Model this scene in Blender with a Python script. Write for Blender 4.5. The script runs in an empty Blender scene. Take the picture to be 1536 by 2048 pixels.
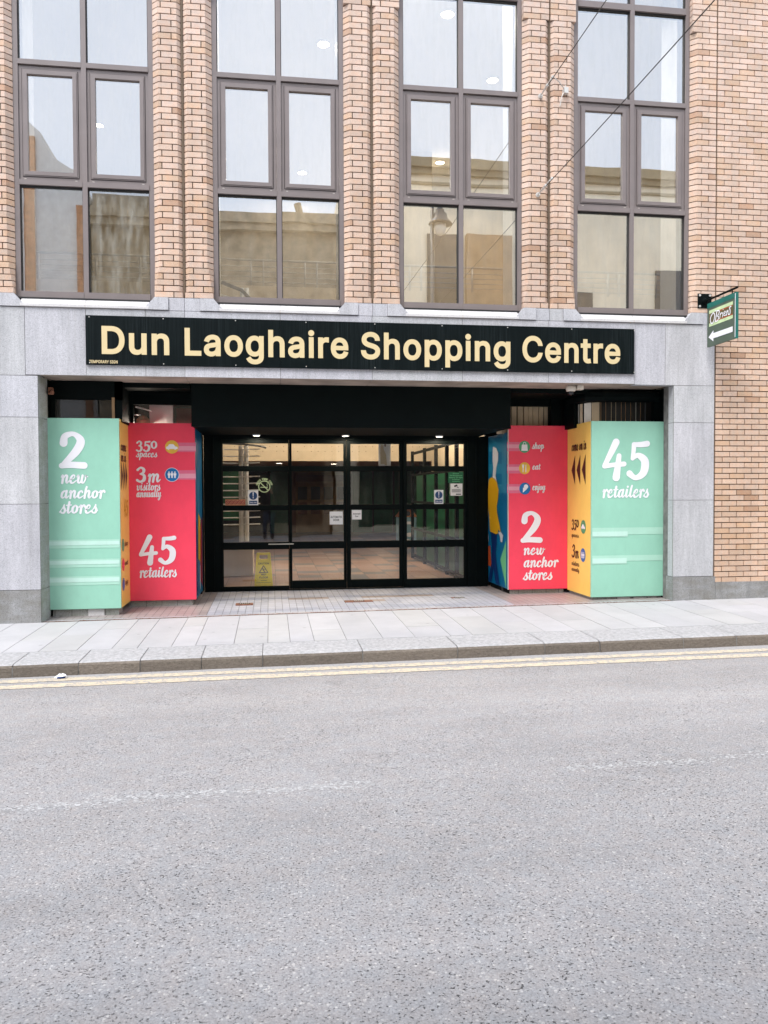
import bpy, math, random
from mathutils import Vector, Matrix
random.seed(7)
R_ = math.radians
SC = bpy.context.scene
C = SC.collection

# ------------------------------------------------------------------ camera, sky, sun, exposure
CAM = Vector((1.06371566, -10.4226218, 1.585))
F, YAW, PITCH, ROLL = 1600.0, 0.14045058, -0.02656088, -0.00404023
_f = Vector((math.sin(YAW)*math.cos(PITCH), math.cos(YAW)*math.cos(PITCH), math.sin(PITCH)))
_r = Vector((math.cos(YAW), -math.sin(YAW), 0)); _u = _r.cross(_f)
RIGHT = _r*math.cos(ROLL)+_u*math.sin(ROLL); UP = -_r*math.sin(ROLL)+_u*math.cos(ROLL); FWD = _f
cd = bpy.data.cameras.new('camera'); cam = bpy.data.objects.new('camera', cd); C.objects.link(cam)
cd.sensor_width = 36; cd.lens = 36*F/2048; cd.clip_end = 500; cd.clip_start = 0.02
m4 = Matrix((RIGHT, UP, -FWD)).transposed().to_4x4(); m4.translation = CAM
cam.matrix_world = m4; SC.camera = cam

CLOUD = 5.3
SUN_EL, SUN_AZ = 56, 219          # degrees; the sun is veiled by cloud, behind the photographer
w = bpy.data.worlds.new('World'); SC.world = w; w.use_nodes = True
nt = w.node_tree; bg = nt.nodes['Background']
sky = nt.nodes.new('ShaderNodeTexSky'); sky.sky_type = 'NISHITA'; sky.sun_disc = False
sky.sun_elevation = R_(SUN_EL); sky.sun_rotation = R_(SUN_AZ); sky.air_density = 1.0; sky.dust_density = 3.0
tc = nt.nodes.new('ShaderNodeTexCoord'); nz = nt.nodes.new('ShaderNodeTexNoise')
nz.inputs['Scale'].default_value = 2.6; nz.inputs['Detail'].default_value = 7; nz.inputs['Roughness'].default_value = .58
cr = nt.nodes.new('ShaderNodeValToRGB')      # the cloud layer
cr.color_ramp.elements[0].position = .34; cr.color_ramp.elements[0].color = (CLOUD*.72, CLOUD*.83, CLOUD*1.0, 1)
cr.color_ramp.elements[1].position = .68; cr.color_ramp.elements[1].color = (CLOUD*.95, CLOUD*1.03, CLOUD*1.16, 1)
mx = nt.nodes.new('ShaderNodeMix'); mx.data_type = 'RGBA'; mx.inputs[0].default_value = .88
L = nt.links.new
L(tc.outputs['Generated'], nz.inputs['Vector']); L(nz.outputs[0], cr.inputs[0])
sx = nt.nodes.new('ShaderNodeSeparateXYZ'); L(tc.outputs['Generated'], sx.inputs[0])     # sky brightened behind the building, to light the houses opposite
gr_ = nt.nodes.new('ShaderNodeMapRange'); gr_.inputs[1].default_value = -.1; gr_.inputs[2].default_value = .7; gr_.inputs[3].default_value = 1.0; gr_.inputs[4].default_value = 1.7
L(sx.outputs[1], gr_.inputs[0])
gm_ = nt.nodes.new('ShaderNodeMix'); gm_.data_type = 'RGBA'; gm_.blend_type = 'MULTIPLY'; gm_.inputs[0].default_value = 1
L(cr.outputs[0], gm_.inputs[6]); L(gr_.outputs[0], gm_.inputs[7])
L(sky.outputs[0], mx.inputs[6]); L(gm_.outputs[2], mx.inputs[7]); L(mx.outputs[2], bg.inputs[0])
bg.inputs[1].default_value = 0.13
sl = bpy.data.lights.new('sun', 'SUN'); sl.energy = 1.5; sl.angle = R_(30); sl.color = (1, .98, .95)
so = bpy.data.objects.new('sun', sl); C.objects.link(so)
az, el = R_(SUN_AZ), R_(SUN_EL)
sd = Vector((math.sin(az)*math.cos(el), math.cos(az)*math.cos(el), math.sin(el)))
so.rotation_euler = (-sd).to_track_quat('-Z', 'Y').to_euler(); so.location = sd*40
SC.view_settings.view_transform = 'Standard'; SC.view_settings.look = 'None'
SC.view_settings.exposure = 1.33; SC.view_settings.gamma = 1
try:
    SC.cycles.max_bounces = 8; SC.cycles.transparent_max_bounces = 16
    SC.cycles.use_denoising = True; SC.cycles.sample_clamp_indirect = 6
except Exception: pass

def at(px, py, X=None, Y=None, Z=None):
    """point of the surveyed photograph lying on a known wall or floor plane"""
    d = FWD + RIGHT*((px-768)/F) - UP*((py-1024)/F)
    if Y is not None: t = (Y-CAM.y)/d.y
    elif X is not None: t = (X-CAM.x)/d.x
    else: t = (Z-CAM.z)/d.z
    return CAM + d*t

# ------------------------------------------------------------------ materials
def lin(c): 
    c = c/255.0
    return c/12.92 if c <= .04045 else ((c+.055)/1.055)**2.4
def S(r, g, b, k=1.0): return (lin(r)/k, lin(g)/k, lin(b)/k, 1)
def new_mat(name):
    m = bpy.data.materials.new(name); m.use_nodes = True
    n = m.node_tree; return m, n, n.nodes['Principled BSDF']
def node(n, t, **kw):
    x = n.nodes.new(t)
    for k, v in kw.items():
        if k in x.inputs.keys(): x.inputs[k].default_value = v
        else: setattr(x, k, v)
    return x
def obj_coord(n, scale=(1, 1, 1)):
    tcn = n.nodes.new('ShaderNodeTexCoord'); mp = n.nodes.new('ShaderNodeMapping'); mp.inputs['Scale'].default_value = scale
    n.links.new(tcn.outputs['Object'], mp.inputs[0]); return mp.outputs[0]
def ramp(n, src, stops):
    r = n.nodes.new('ShaderNodeValToRGB'); n.links.new(src, r.inputs[0])
    e = r.color_ramp.elements
    e[0].position, e[0].color = stops[0][0], stops[0][1]; e[1].position, e[1].color = stops[-1][0], stops[-1][1]
    for p_, c_ in stops[1:-1]:
        q = e.new(p_); q.color = c_
    return r.outputs[0]
def mixc(n, fac, a, b, mode='MIX'):
    x = n.nodes.new('ShaderNodeMix'); x.data_type = 'RGBA'; x.blend_type = mode
    for i, v in ((0, fac), (6, a), (7, b)):
        if hasattr(v, 'is_linked') or isinstance(v, bpy.types.NodeSocket): n.links.new(v, x.inputs[i])
        else: x.inputs[i].default_value = v
    return x.outputs[2]
def g(v): return (v, v, v, 1)
def noise(n, vec, scale, detail=3, rough=.5):
    x = node(n, 'ShaderNodeTexNoise', Scale=scale, Detail=detail, Roughness=rough)
    if vec is not None: n.links.new(vec, x.inputs['Vector'])
    return x.outputs[0]
def bump(n, bs, h, strength, dist=.01):
    b = node(n, 'ShaderNodeBump', Strength=strength, Distance=dist); n.links.new(h, b.inputs['Height'])
    n.links.new(b.outputs[0], bs.inputs['Normal'])

def plain(name, col, rough=.5, metal=0, spec=None, var=.12, vscale=6, emit=None, es=0):
    m, n, b = new_mat(name)
    v = noise(n, obj_coord(n), vscale, 4)
    c = ramp(n, v, [(.3, tuple(x*(1-var) for x in col[:3])+(1,)), (.7, tuple(min(1, x*(1+var)) for x in col[:3])+(1,))])
    n.links.new(c, b.inputs['Base Color']); b.inputs['Roughness'].default_value = rough; b.inputs['Metallic'].default_value = metal
    if spec is not None: b.inputs['Specular IOR Level'].default_value = spec
    if emit: b.inputs['Emission Color'].default_value = emit; b.inputs['Emission Strength'].default_value = es
    return m

M = {}
# brick: one tint per brick kept in a colour attribute, fine speckle, raked mortar behind
m, n, b = new_mat('brick')
at_ = node(n, 'ShaderNodeVertexColor', layer_name='tint'); oc = obj_coord(n)
sp = ramp(n, noise(n, oc, 260, 2, .7), [(.36, g(.62)), (.5, g(1)), (.7, g(1.12))])
bl = ramp(n, noise(n, oc, 14, 4, .65), [(.3, (1.08, .94, .84, 1)), (.6, g(1)), (.75, (.84, .82, .81, 1))])
rn = ramp(n, noise(n, obj_coord(n, (2.2, 2.2, .3)), 1.3, 5, .6), [(.32, g(.88)), (.6, g(1.04))])
c = mixc(n, 1, at_.outputs[0], sp, 'MULTIPLY'); c = mixc(n, 1, c, rn, 'MULTIPLY'); c = mixc(n, 1, c, bl, 'MULTIPLY')
n.links.new(c, b.inputs['Base Color']); b.inputs['Roughness'].default_value = .9
bump(n, b, noise(n, oc, 180, 3, .7), .35, .004); M['brick'] = m
M['mortar'] = plain('mortar', (.05, .025, .012, 1), .95, var=.3, vscale=30)
M['sealant'] = plain('sealant', (.13, .09, .06, 1), .8, var=.2)

def granite(name, base, dark, streak=.12, stain=None, slabs=False):
    m, n, b = new_mat(name); oc = obj_coord(n)
    v1 = node(n, 'ShaderNodeTexVoronoi', Scale=150); n.links.new(oc, v1.inputs['Vector'])
    sp = ramp(n, v1.outputs['Color'], [(.1, dark), (.45, base), (.75, base), (1, tuple(min(1, x*1.22) for x in base[:3])+(1,))])
    big = ramp(n, noise(n, obj_coord(n, (1.6, 1.6, .35)), 2.2, 5, .6), [(.3, g(1-streak)), (.65, g(1.05))])
    c = mixc(n, 1, sp, big, 'MULTIPLY')
    at2 = node(n, 'ShaderNodeVertexColor', layer_name='tint'); c = mixc(n, 1, c, at2.outputs[0], 'MULTIPLY') if slabs else c
    fine = ramp(n, noise(n, obj_coord(n, (14, 14, 1.2)), 2, 3, .6), [(.4, g(1)), (.75, g(1-streak*.7))])
    c = mixc(n, 1, c, fine, 'MULTIPLY')
    if slabs:
        sx_ = node(n, 'ShaderNodeSeparateXYZ'); n.links.new(oc, sx_.inputs[0])
        dn_ = ramp(n, noise(n, obj_coord(n, (7, 7, .25)), 1.7, 5, .7), [(.56, g(0)), (.74, g(.34))])
        c = mixc(n, dn_, c, (.24, .235, .21, 1))
    if stain:
        st = ramp(n, noise(n, obj_coord(n, (1, 1, 2.5)), 3.2, 5, .65), [(.38, g(0)), (.72, g(.8))])
        c = mixc(n, st, c, stain)
    n.links.new(c, b.inputs['Base Color']); b.inputs['Roughness'].default_value = .7
    bump(n, b, noise(n, oc, 120, 2), .12, .003); return m
M['granite'] = granite('granite', (.525, .52, .545, 1), (.36, .357, .375, 1), .2)
M['granite_slab'] = granite('granite_slab', (.525, .52, .545, 1), (.36, .357, .375, 1), .2, None, True)
M['granite_dark'] = granite('granite_plinth', (.33, .33, .33, 1), (.17, .17, .17, 1), .25, (.16, .145, .12, 1))
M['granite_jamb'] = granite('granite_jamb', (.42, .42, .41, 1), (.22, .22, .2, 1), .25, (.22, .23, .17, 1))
M['granite_sill'] = granite('granite_sill', (.6, .58, .575, 1), (.5, .48, .475, 1), .06)
M['joint'] = plain('joint', (.16, .155, .145, 1), .95, var=.3, vscale=12)
M['soffit'] = plain('soffit_stone', (.36, .29, .24, 1), .85, var=.3, vscale=3)
M['frame'] = plain('frame_paint', S(122, 112, 110, 1.0), .42, var=.06, vscale=4)
M['gasket'] = plain('gasket', (.012, .012, .013, 1), .6)
M['black'] = plain('black_metal', (.001, .0035, .0035, 1), .6, spec=.1, var=.2)
M['white'] = plain('white_paint', (.78, .79, .8, 1), .5, var=.04)
M['cream'] = plain('cream_wall', (.62, .52, .37, 1), .7, var=.1, vscale=2)
M['olive'] = plain('olive_wall', (.30, .255, .18, 1), .8, var=.2, vscale=1.2)
M['steel'] = plain('steel', (.62, .58, .5, 1), .3, metal=.85)
M['steelw'] = plain('painted_rail', (.50, .47, .42, 1), .4)
M['pine'] = plain('brown_ceiling', (.23, .13, .08, 1), .7)

def glass(name, refl, tint, wav=.0, dirt=0, gloss=(1, 1, 1, 1)):
    m = bpy.data.materials.new(name); m.use_nodes = True; n = m.node_tree
    for x in list(n.nodes):
        if x.type != 'OUTPUT_MATERIAL': n.nodes.remove(x)
    out = [x for x in n.nodes if x.type == 'OUTPUT_MATERIAL'][0]
    t = node(n, 'ShaderNodeBsdfTransparent', Color=tint); gl = node(n, 'ShaderNodeBsdfGlossy', Color=gloss, Roughness=0.0)
    mxs = n.nodes.new('ShaderNodeMixShader'); oc = obj_coord(n)
    lw = node(n, 'ShaderNodeFresnel', IOR=1.5)
    ad = node(n, 'ShaderNodeMath', operation='MAXIMUM'); ad.inputs[1].default_value = refl
    n.links.new(lw.outputs[0], ad.inputs[0]); n.links.new(ad.outputs[0], mxs.inputs[0])
    if wav:
        bp = node(n, 'ShaderNodeBump', Strength=wav, Distance=.02); n.links.new(noise(n, oc, 2.2, 1), bp.inputs['Height'])
        n.links.new(bp.outputs[0], gl.inputs['Normal'])
    n.links.new(t.outputs[0], mxs.inputs[1]); n.links.new(gl.outputs[0], mxs.inputs[2])
    last = mxs.outputs[0]
    if dirt:
        df = node(n, 'ShaderNodeBsdfDiffuse', Color=(.55, .55, .5, 1))
        dn = ramp(n, noise(n, obj_coord(n, (3, 3, .5)), 3, 6, .7), [(.45, g(0)), (.8, g(dirt))])
        m2 = n.nodes.new('ShaderNodeMixShader'); n.links.new(dn, m2.inputs[0]); n.links.new(last, m2.inputs[1]); n.links.new(df.outputs[0], m2.inputs[2]); last = m2.outputs[0]
    n.links.new(last, out.inputs[0]); return m
M['glass'] = glass('coated_glass', .43, (.6, .59, .55, 1), .022, .12)
M['glass_dirty'] = glass('coated_glass_dirty', .30, (.5, .5, .46, 1), .022, .5)
M['glass_door'] = glass('door_glass', .10, (.86, .86, .83, 1), .004, .05)
M['glass_dark'] = glass('shop_glass', .06, (.9, .9, .9, 1), .004, .04)

# sign face: black sheet, streaked with dried rain
m, n, b = new_mat('sign_black')
st = noise(n, obj_coord(n, (34, 1, .55)), 1.4, 6, .75); st2 = noise(n, obj_coord(n, (1.1, 1, .4)), 1.3, 3)
f1 = ramp(n, st, [(.46, g(0)), (.78, g(1))]); f2 = ramp(n, st2, [(.4, g(.05)), (.72, g(.8))])
c = mixc(n, mixc(n, 1, f1, f2, 'MULTIPLY'), (.001, .004, .0045, 1), (.04, .052, .056, 1))
n.links.new(c, b.inputs['Base Color']); b.inputs['Roughness'].default_value = .5; b.inputs['Specular IOR Level'].default_value = .12; M['sign_black'] = m
M['sign_cream'] = plain('sign_cream', S(241, 218, 167, 1.35), .6, var=.03)

def panel(name, col, grime=.12):
    m, n, b = new_mat(name); oc = obj_coord(n)
    d = ramp(n, noise(n, obj_coord(n, (1.5, 1.5, 1)), 2.5, 6, .7), [(.35, g(1)), (.8, g(1-grime))])
    s2 = ramp(n, noise(n, obj_coord(n, (30, 30, 1.5)), 1.5, 4, .8), [(.62, g(1)), (.8, g(1-grime))])
    c = mixc(n, 1, col, d, 'MULTIPLY'); c = mixc(n, 1, c, s2, 'MULTIPLY')
    n.links.new(c, b.inputs['Base Color']); b.inputs['Roughness'].default_value = .34; b.inputs['Specular IOR Level'].default_value = .4
    return m
M['green'] = panel('panel_green', S(158, 213, 190, 1.12)); M['green2'] = panel('band_green', S(180, 226, 206, 1.12)); M['green3'] = panel('band_pale', S(202, 238, 224, 1.12))
M['orange'] = panel('panel_orange', (1, .66, .15, 1)); M['red'] = panel('panel_red', (.93, .062, .118, 1)); M['pink'] = panel('band_pink', (.78, .16, .27, 1)); M['pink2'] = panel('band_pale_pink', (.82, .34, .43, 1))
M['blue'] = panel('panel_blue', (.0, .13, .28, 1)); M['blue2'] = panel('band_teal', (.015, .2, .34, 1)); M['navy'] = panel('print_navy', (.004, .028, .13, 1))
M['yellow'] = panel('print_yellow', (.68, .36, .01, 1)); M['rust'] = panel('print_rust', (.5, .075, .02, 1)); M['skin'] = panel('print_skin', (.62, .6, .62, 1)); M['lgreen'] = panel('print_green', (.16, .5, .24, 1))
M['crimson'] = panel('print_crimson', (.3, .02, .045, 1))
M['print_white'] = plain('print_white', (.84, .83, .87, 1), .4, var=.02)
M['print_dark'] = plain('print_dark', (.05, .012, .008, 1), .5)
M['print_blue'] = plain('print_blue', (.0, .145, .40, 1), .4)
M['print_amber'] = plain('print_amber', (.85, .5, .06, 1), .4)
M['print_leaf'] = plain('print_leaf', (.06, .32, .15, 1), .4)
M['safety_blue'] = plain('safety_blue', (.008, .05, .16, 1), .4)
M['paper'] = plain('paper', (.8, .79, .78, 1), .6, var=.03)
M['ink'] = plain('ink', (.012, .012, .014, 1), .6)
M['edge'] = plain('trim_edge', (.55, .6, .58, 1), .4, metal=.3)

# asphalt: worn surface dressing, pale stones in a grey binder with dark pits between them
m, n, b = new_mat('asphalt'); oc = obj_coord(n)
v1 = node(n, 'ShaderNodeTexVoronoi', Scale=112); n.links.new(oc, v1.inputs['Vector'])
sep = node(n, 'ShaderNodeSeparateColor'); n.links.new(v1.outputs['Color'], sep.inputs[0])
stone = ramp(n, sep.outputs[0], [(0, (.30, .287, .285, 1)), (.5, (.334, .32, .317, 1)), (.93, (.364, .349, .345, 1)), (1, (.51, .487, .465, 1))])
warm = ramp(n, noise(n, oc, 9, 5, .7), [(.35, (1.03, .99, .97, 1)), (.65, (.985, 1, 1.02, 1))])
pit = ramp(n, noise(n, obj_coord(n, (1, 1.25, 1)), 80, 2, .55), [(.31, g(.2)), (.39, g(1))])
pit2 = ramp(n, v1.outputs['Distance'], [(.35, g(1)), (.85, g(.82))])
pz = ramp(n, noise(n, oc, 1.1, 3), [(.35, g(.6)), (.6, g(1))])
track = ramp(n, noise(n, obj_coord(n, (.1, .9, 1)), 1.0, 3, .5), [(.3, g(.88)), (.7, g(1.09))])
patch = ramp(n, noise(n, obj_coord(n, (.8, 1.3, 1)), 1.6, 8, .72), [(.28, g(.88)), (.5, g(1)), (.72, g(1.07))])
oil = ramp(n, noise(n, oc, 2.6, 4, .6), [(.70, g(1)), (.80, g(.78))])
c = mixc(n, 1, stone, warm, 'MULTIPLY'); c2 = mixc(n, 1, c, pit, 'MULTIPLY'); c = mixc(n, pz, c, c2)
for q in (pit2, track, patch, oil): c = mixc(n, 1, c, q, 'MULTIPLY')
sy = node(n, 'ShaderNodeSeparateXYZ'); n.links.new(oc, sy.inputs[0])          # pale grit washed into the gutter
wob = node(n, 'ShaderNodeMath', operation='MULTIPLY_ADD'); wob.inputs[1].default_value = .12; n.links.new(noise(n, oc, 5, 5, .7), wob.inputs[0]); n.links.new(sy.outputs[1], wob.inputs[2])
mr = node(n, 'ShaderNodeMapRange'); n.links.new(wob.outputs[0], mr.inputs[0]); mr.inputs[1].default_value = -2.80; mr.inputs[2].default_value = -2.52; mr.inputs[3].default_value = 0; mr.inputs[4].default_value = .75
c = mixc(n, mr.outputs[0], c, mixc(n, 1, (.37, .355, .35, 1), pit, 'MULTIPLY'))
n.links.new(c, b.inputs['Base Color']); b.inputs['Roughness'].default_value = .82
hh = mixc(n, 1, pit, pit2, 'MULTIPLY'); bump(n, b, hh, .8, .009); M['asphalt'] = m; ASPH = c
# worn yellow line paint
def road_paint(name, col, wear):
    m, n, b = new_mat(name); oc = obj_coord(n)
    v1 = node(n, 'ShaderNodeTexVoronoi', Scale=74); n.links.new(oc, v1.inputs['Vector'])
    sp = ramp(n, v1.outputs['Color'], [(0, g(.86)), (1, g(1.08))])
    wn = ramp(n, noise(n, oc, 24, 5, .75), [(wear, g(1)), (wear+.12, g(0))])
    c = mixc(n, 1, col, sp, 'MULTIPLY'); c = mixc(n, wn, c, (.30, .29, .29, 1))
    n.links.new(c, b.inputs['Base Color']); b.inputs['Roughness'].default_value = .75
    bump(n, b, noise(n, oc, 62, 2, .6), .3, .006); return m
M['line_yellow'] = road_paint('line_yellow', (.58, .485, .35, 1), .40)
M['line_white'] = road_paint('line_white', (.49, .478, .475, 1), .40)
# paving slabs and tiles: one tint per piece
def tiled(name, rough=.6, speck=200, mott=.1):
    m, n, b = new_mat(name); oc = obj_coord(n)
    a_ = node(n, 'ShaderNodeVertexColor', layer_name='tint')
    sp = ramp(n, noise(n, oc, speck, 2, .6), [(.35, g(.93)), (.65, g(1.05))])
    bl = ramp(n, noise(n, oc, 1.7, 6, .65), [(.3, g(1-mott)), (.65, g(1.03))])
    c = mixc(n, 1, a_.outputs[0], sp, 'MULTIPLY'); c = mixc(n, 1, c, bl, 'MULTIPLY')
    gv = node(n, 'ShaderNodeTexVoronoi', Scale=3.1); n.links.new(oc, gv.inputs['Vector'])
    c = mixc(n, 1, c, ramp(n, gv.outputs['Distance'], [(.05, g(.78)), (.085, g(1))]), 'MULTIPLY')
    st_ = ramp(n, noise(n, obj_coord(n, (.6, 1.6, 1)), 2.2, 6, .7), [(.60, g(1)), (.78, g(.84))]); c = mixc(n, 1, c, st_, 'MULTIPLY')
    n.links.new(c, b.inputs['Base Color']); b.inputs['Roughness'].default_value = rough; return m
M['slab'] = tiled('paving_slab', .75); M['tile'] = tiled('floor_tile', .45, 120); M['mall_tile'] = tiled('mall_tile', .42, 60)
M['slab_joint'] = plain('slab_joint', (.20, .195, .19, 1), .9, var=.2)
# kerb
m, n, b = new_mat('kerb_stone'); oc = obj_coord(n)
a_ = node(n, 'ShaderNodeVertexColor', layer_name='tint')
gr = ramp(n, noise(n, obj_coord(n, (1, 1, 2.2)), 26, 6, .75), [(.32, g(.62)), (.62, g(1.12))])
c = mixc(n, 1, a_.outputs[0], gr, 'MULTIPLY'); n.links.new(c, b.inputs['Base Color']); b.inputs['Roughness'].default_value = .85
bump(n, b, noise(n, oc, 60, 4, .75), .9, .016); M['kerb'] = m
M['drain'] = plain('rusty_drain', (.2, .085, .05, 1), .8, var=.5, vscale=40)
M['interior_green'] = plain('hoarding_green', (.008, .10, .042, 1), .35, var=.15)
M['terracotta'] = plain('shopfront_brown', (.16, .055, .025, 1), .5)
M['shop_dark'] = plain('shop_dark', (.02, .018, .016, 1), .5)
M['caution'] = plain('caution_yellow', (.92, .74, .01, 1), .4)
M['copper'] = plain('copper', (.55, .25, .14, 1), .35, metal=.8)
M['bin_blue'] = plain('bin_blue', (.20, .36, .44, 1), .5)
M['blind'] = plain('blind_slat', (.62, .49, .33, 1), .8, var=.25, vscale=3)
M['blind2'] = plain('blind_slat_pale', (.82, .77, .68, 1), .8, var=.1)
M['blind3'] = plain('blind_slat_brown', (.46, .28, .15, 1), .8, var=.15)
M['maroon'] = plain('maroon_wall', (.24, .055, .045, 1), .8, var=.1)
M['sign_green'] = plain('hanging_green', (.075, .105, .075, 1), .5); M['sign_teal'] = plain('hanging_teal', (.0, .125, .10, 1), .5)
M['sign_pale'] = plain('hanging_pale', (.55, .68, .38, 1), .5); M['sign_brown'] = plain('hanging_brown', (.12, .09, .03, 1), .5)
M['lens'] = plain('lens', (.02, .02, .025, 1), .1)
M['camera_white'] = plain('camera_white', (.72, .66, .58, 1), .4)
M['lamp_grey'] = plain('lamp_grey', (.09, .095, .10, 1), .4, metal=.3)
M['globe'] = plain('lamp_globe', (.7, .68, .6, 1), .3)
M['render_cream'] = plain('render_cream', (.82, .73, .56, 1), .85, var=.1, vscale=1.5)
M['render_trim'] = plain('render_trim', (.30, .24, .15, 1), .85)
M['render_white'] = plain('render_white', (.58, .56, .53, 1), .85, var=.08)
M['brown_brick'] = plain('brown_brick', (.34, .275, .19, 1), .9, var=.3, vscale=4)
M['brick_far'] = plain('orange_brick', (.38, .18, .09, 1), .9, var=.25, vscale=9)
M['timber'] = plain('timber', (.36, .22, .11, 1), .7, var=.2, vscale=3)
M['window_dark'] = plain('window_dark', (.03, .03, .032, 1), .15)
M['cable'] = plain('cable', (.03, .028, .026, 1), .6)
M['galv'] = plain('galvanised', (.62, .6, .57, 1), .45, metal=.4)
M['cloth_dark'] = plain('cloth_dark', (.02, .021, .025, 1), .85); M['denim'] = plain('denim', (.03, .04, .075, 1), .85)
M['skin_tone'] = plain('skin_tone', (.42, .22, .15, 1), .55); M['hair'] = plain('hair', (.015, .01, .008, 1), .6)
M['tissue'] = plain('tissue', (.82, .82, .84, 1), .8)
def emis(name, col, s):
    return plain(name, col, .5, emit=col, es=s)
M['lamp_on'] = emis('lamp_on', (1, .86, .66, 1), 14)
M['ceiling_white'] = plain('ceiling_white', (.8, .8, .8, 1), .8, var=.02)

# ------------------------------------------------------------------ mesh builder
class Fr:
    """a flat frame: origin, right and up directions; n = right x up points out of the face"""
    def __init__(s, O, U, V): s.O, s.U, s.V = Vector(O), Vector(U).normalized(), Vector(V).normalized(); s.N = s.U.cross(s.V)
    def p(s, u, v, n=0): return s.O + s.U*u + s.V*v + s.N*n
    def uv(s, P): d = P-s.O; return d.dot(s.U), d.dot(s.V)
def catmull(pts, k=8):
    P = [pts[0]]+list(pts)+[pts[-1]]; o = []
    for i in range(1, len(P)-2):
        a, b_, c_, d = P[i-1], P[i], P[i+1], P[i+2]
        for j in range(k):
            t = j/k; t2, t3 = t*t, t*t*t
            o.append(tuple(.5*((2*b_[q])+(-a[q]+c_[q])*t+(2*a[q]-5*b_[q]+4*c_[q]-d[q])*t2+(-a[q]+3*b_[q]-3*c_[q]+d[q])*t3) for q in range(len(b_))))
    o.append(tuple(pts[-1])); return o
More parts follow.
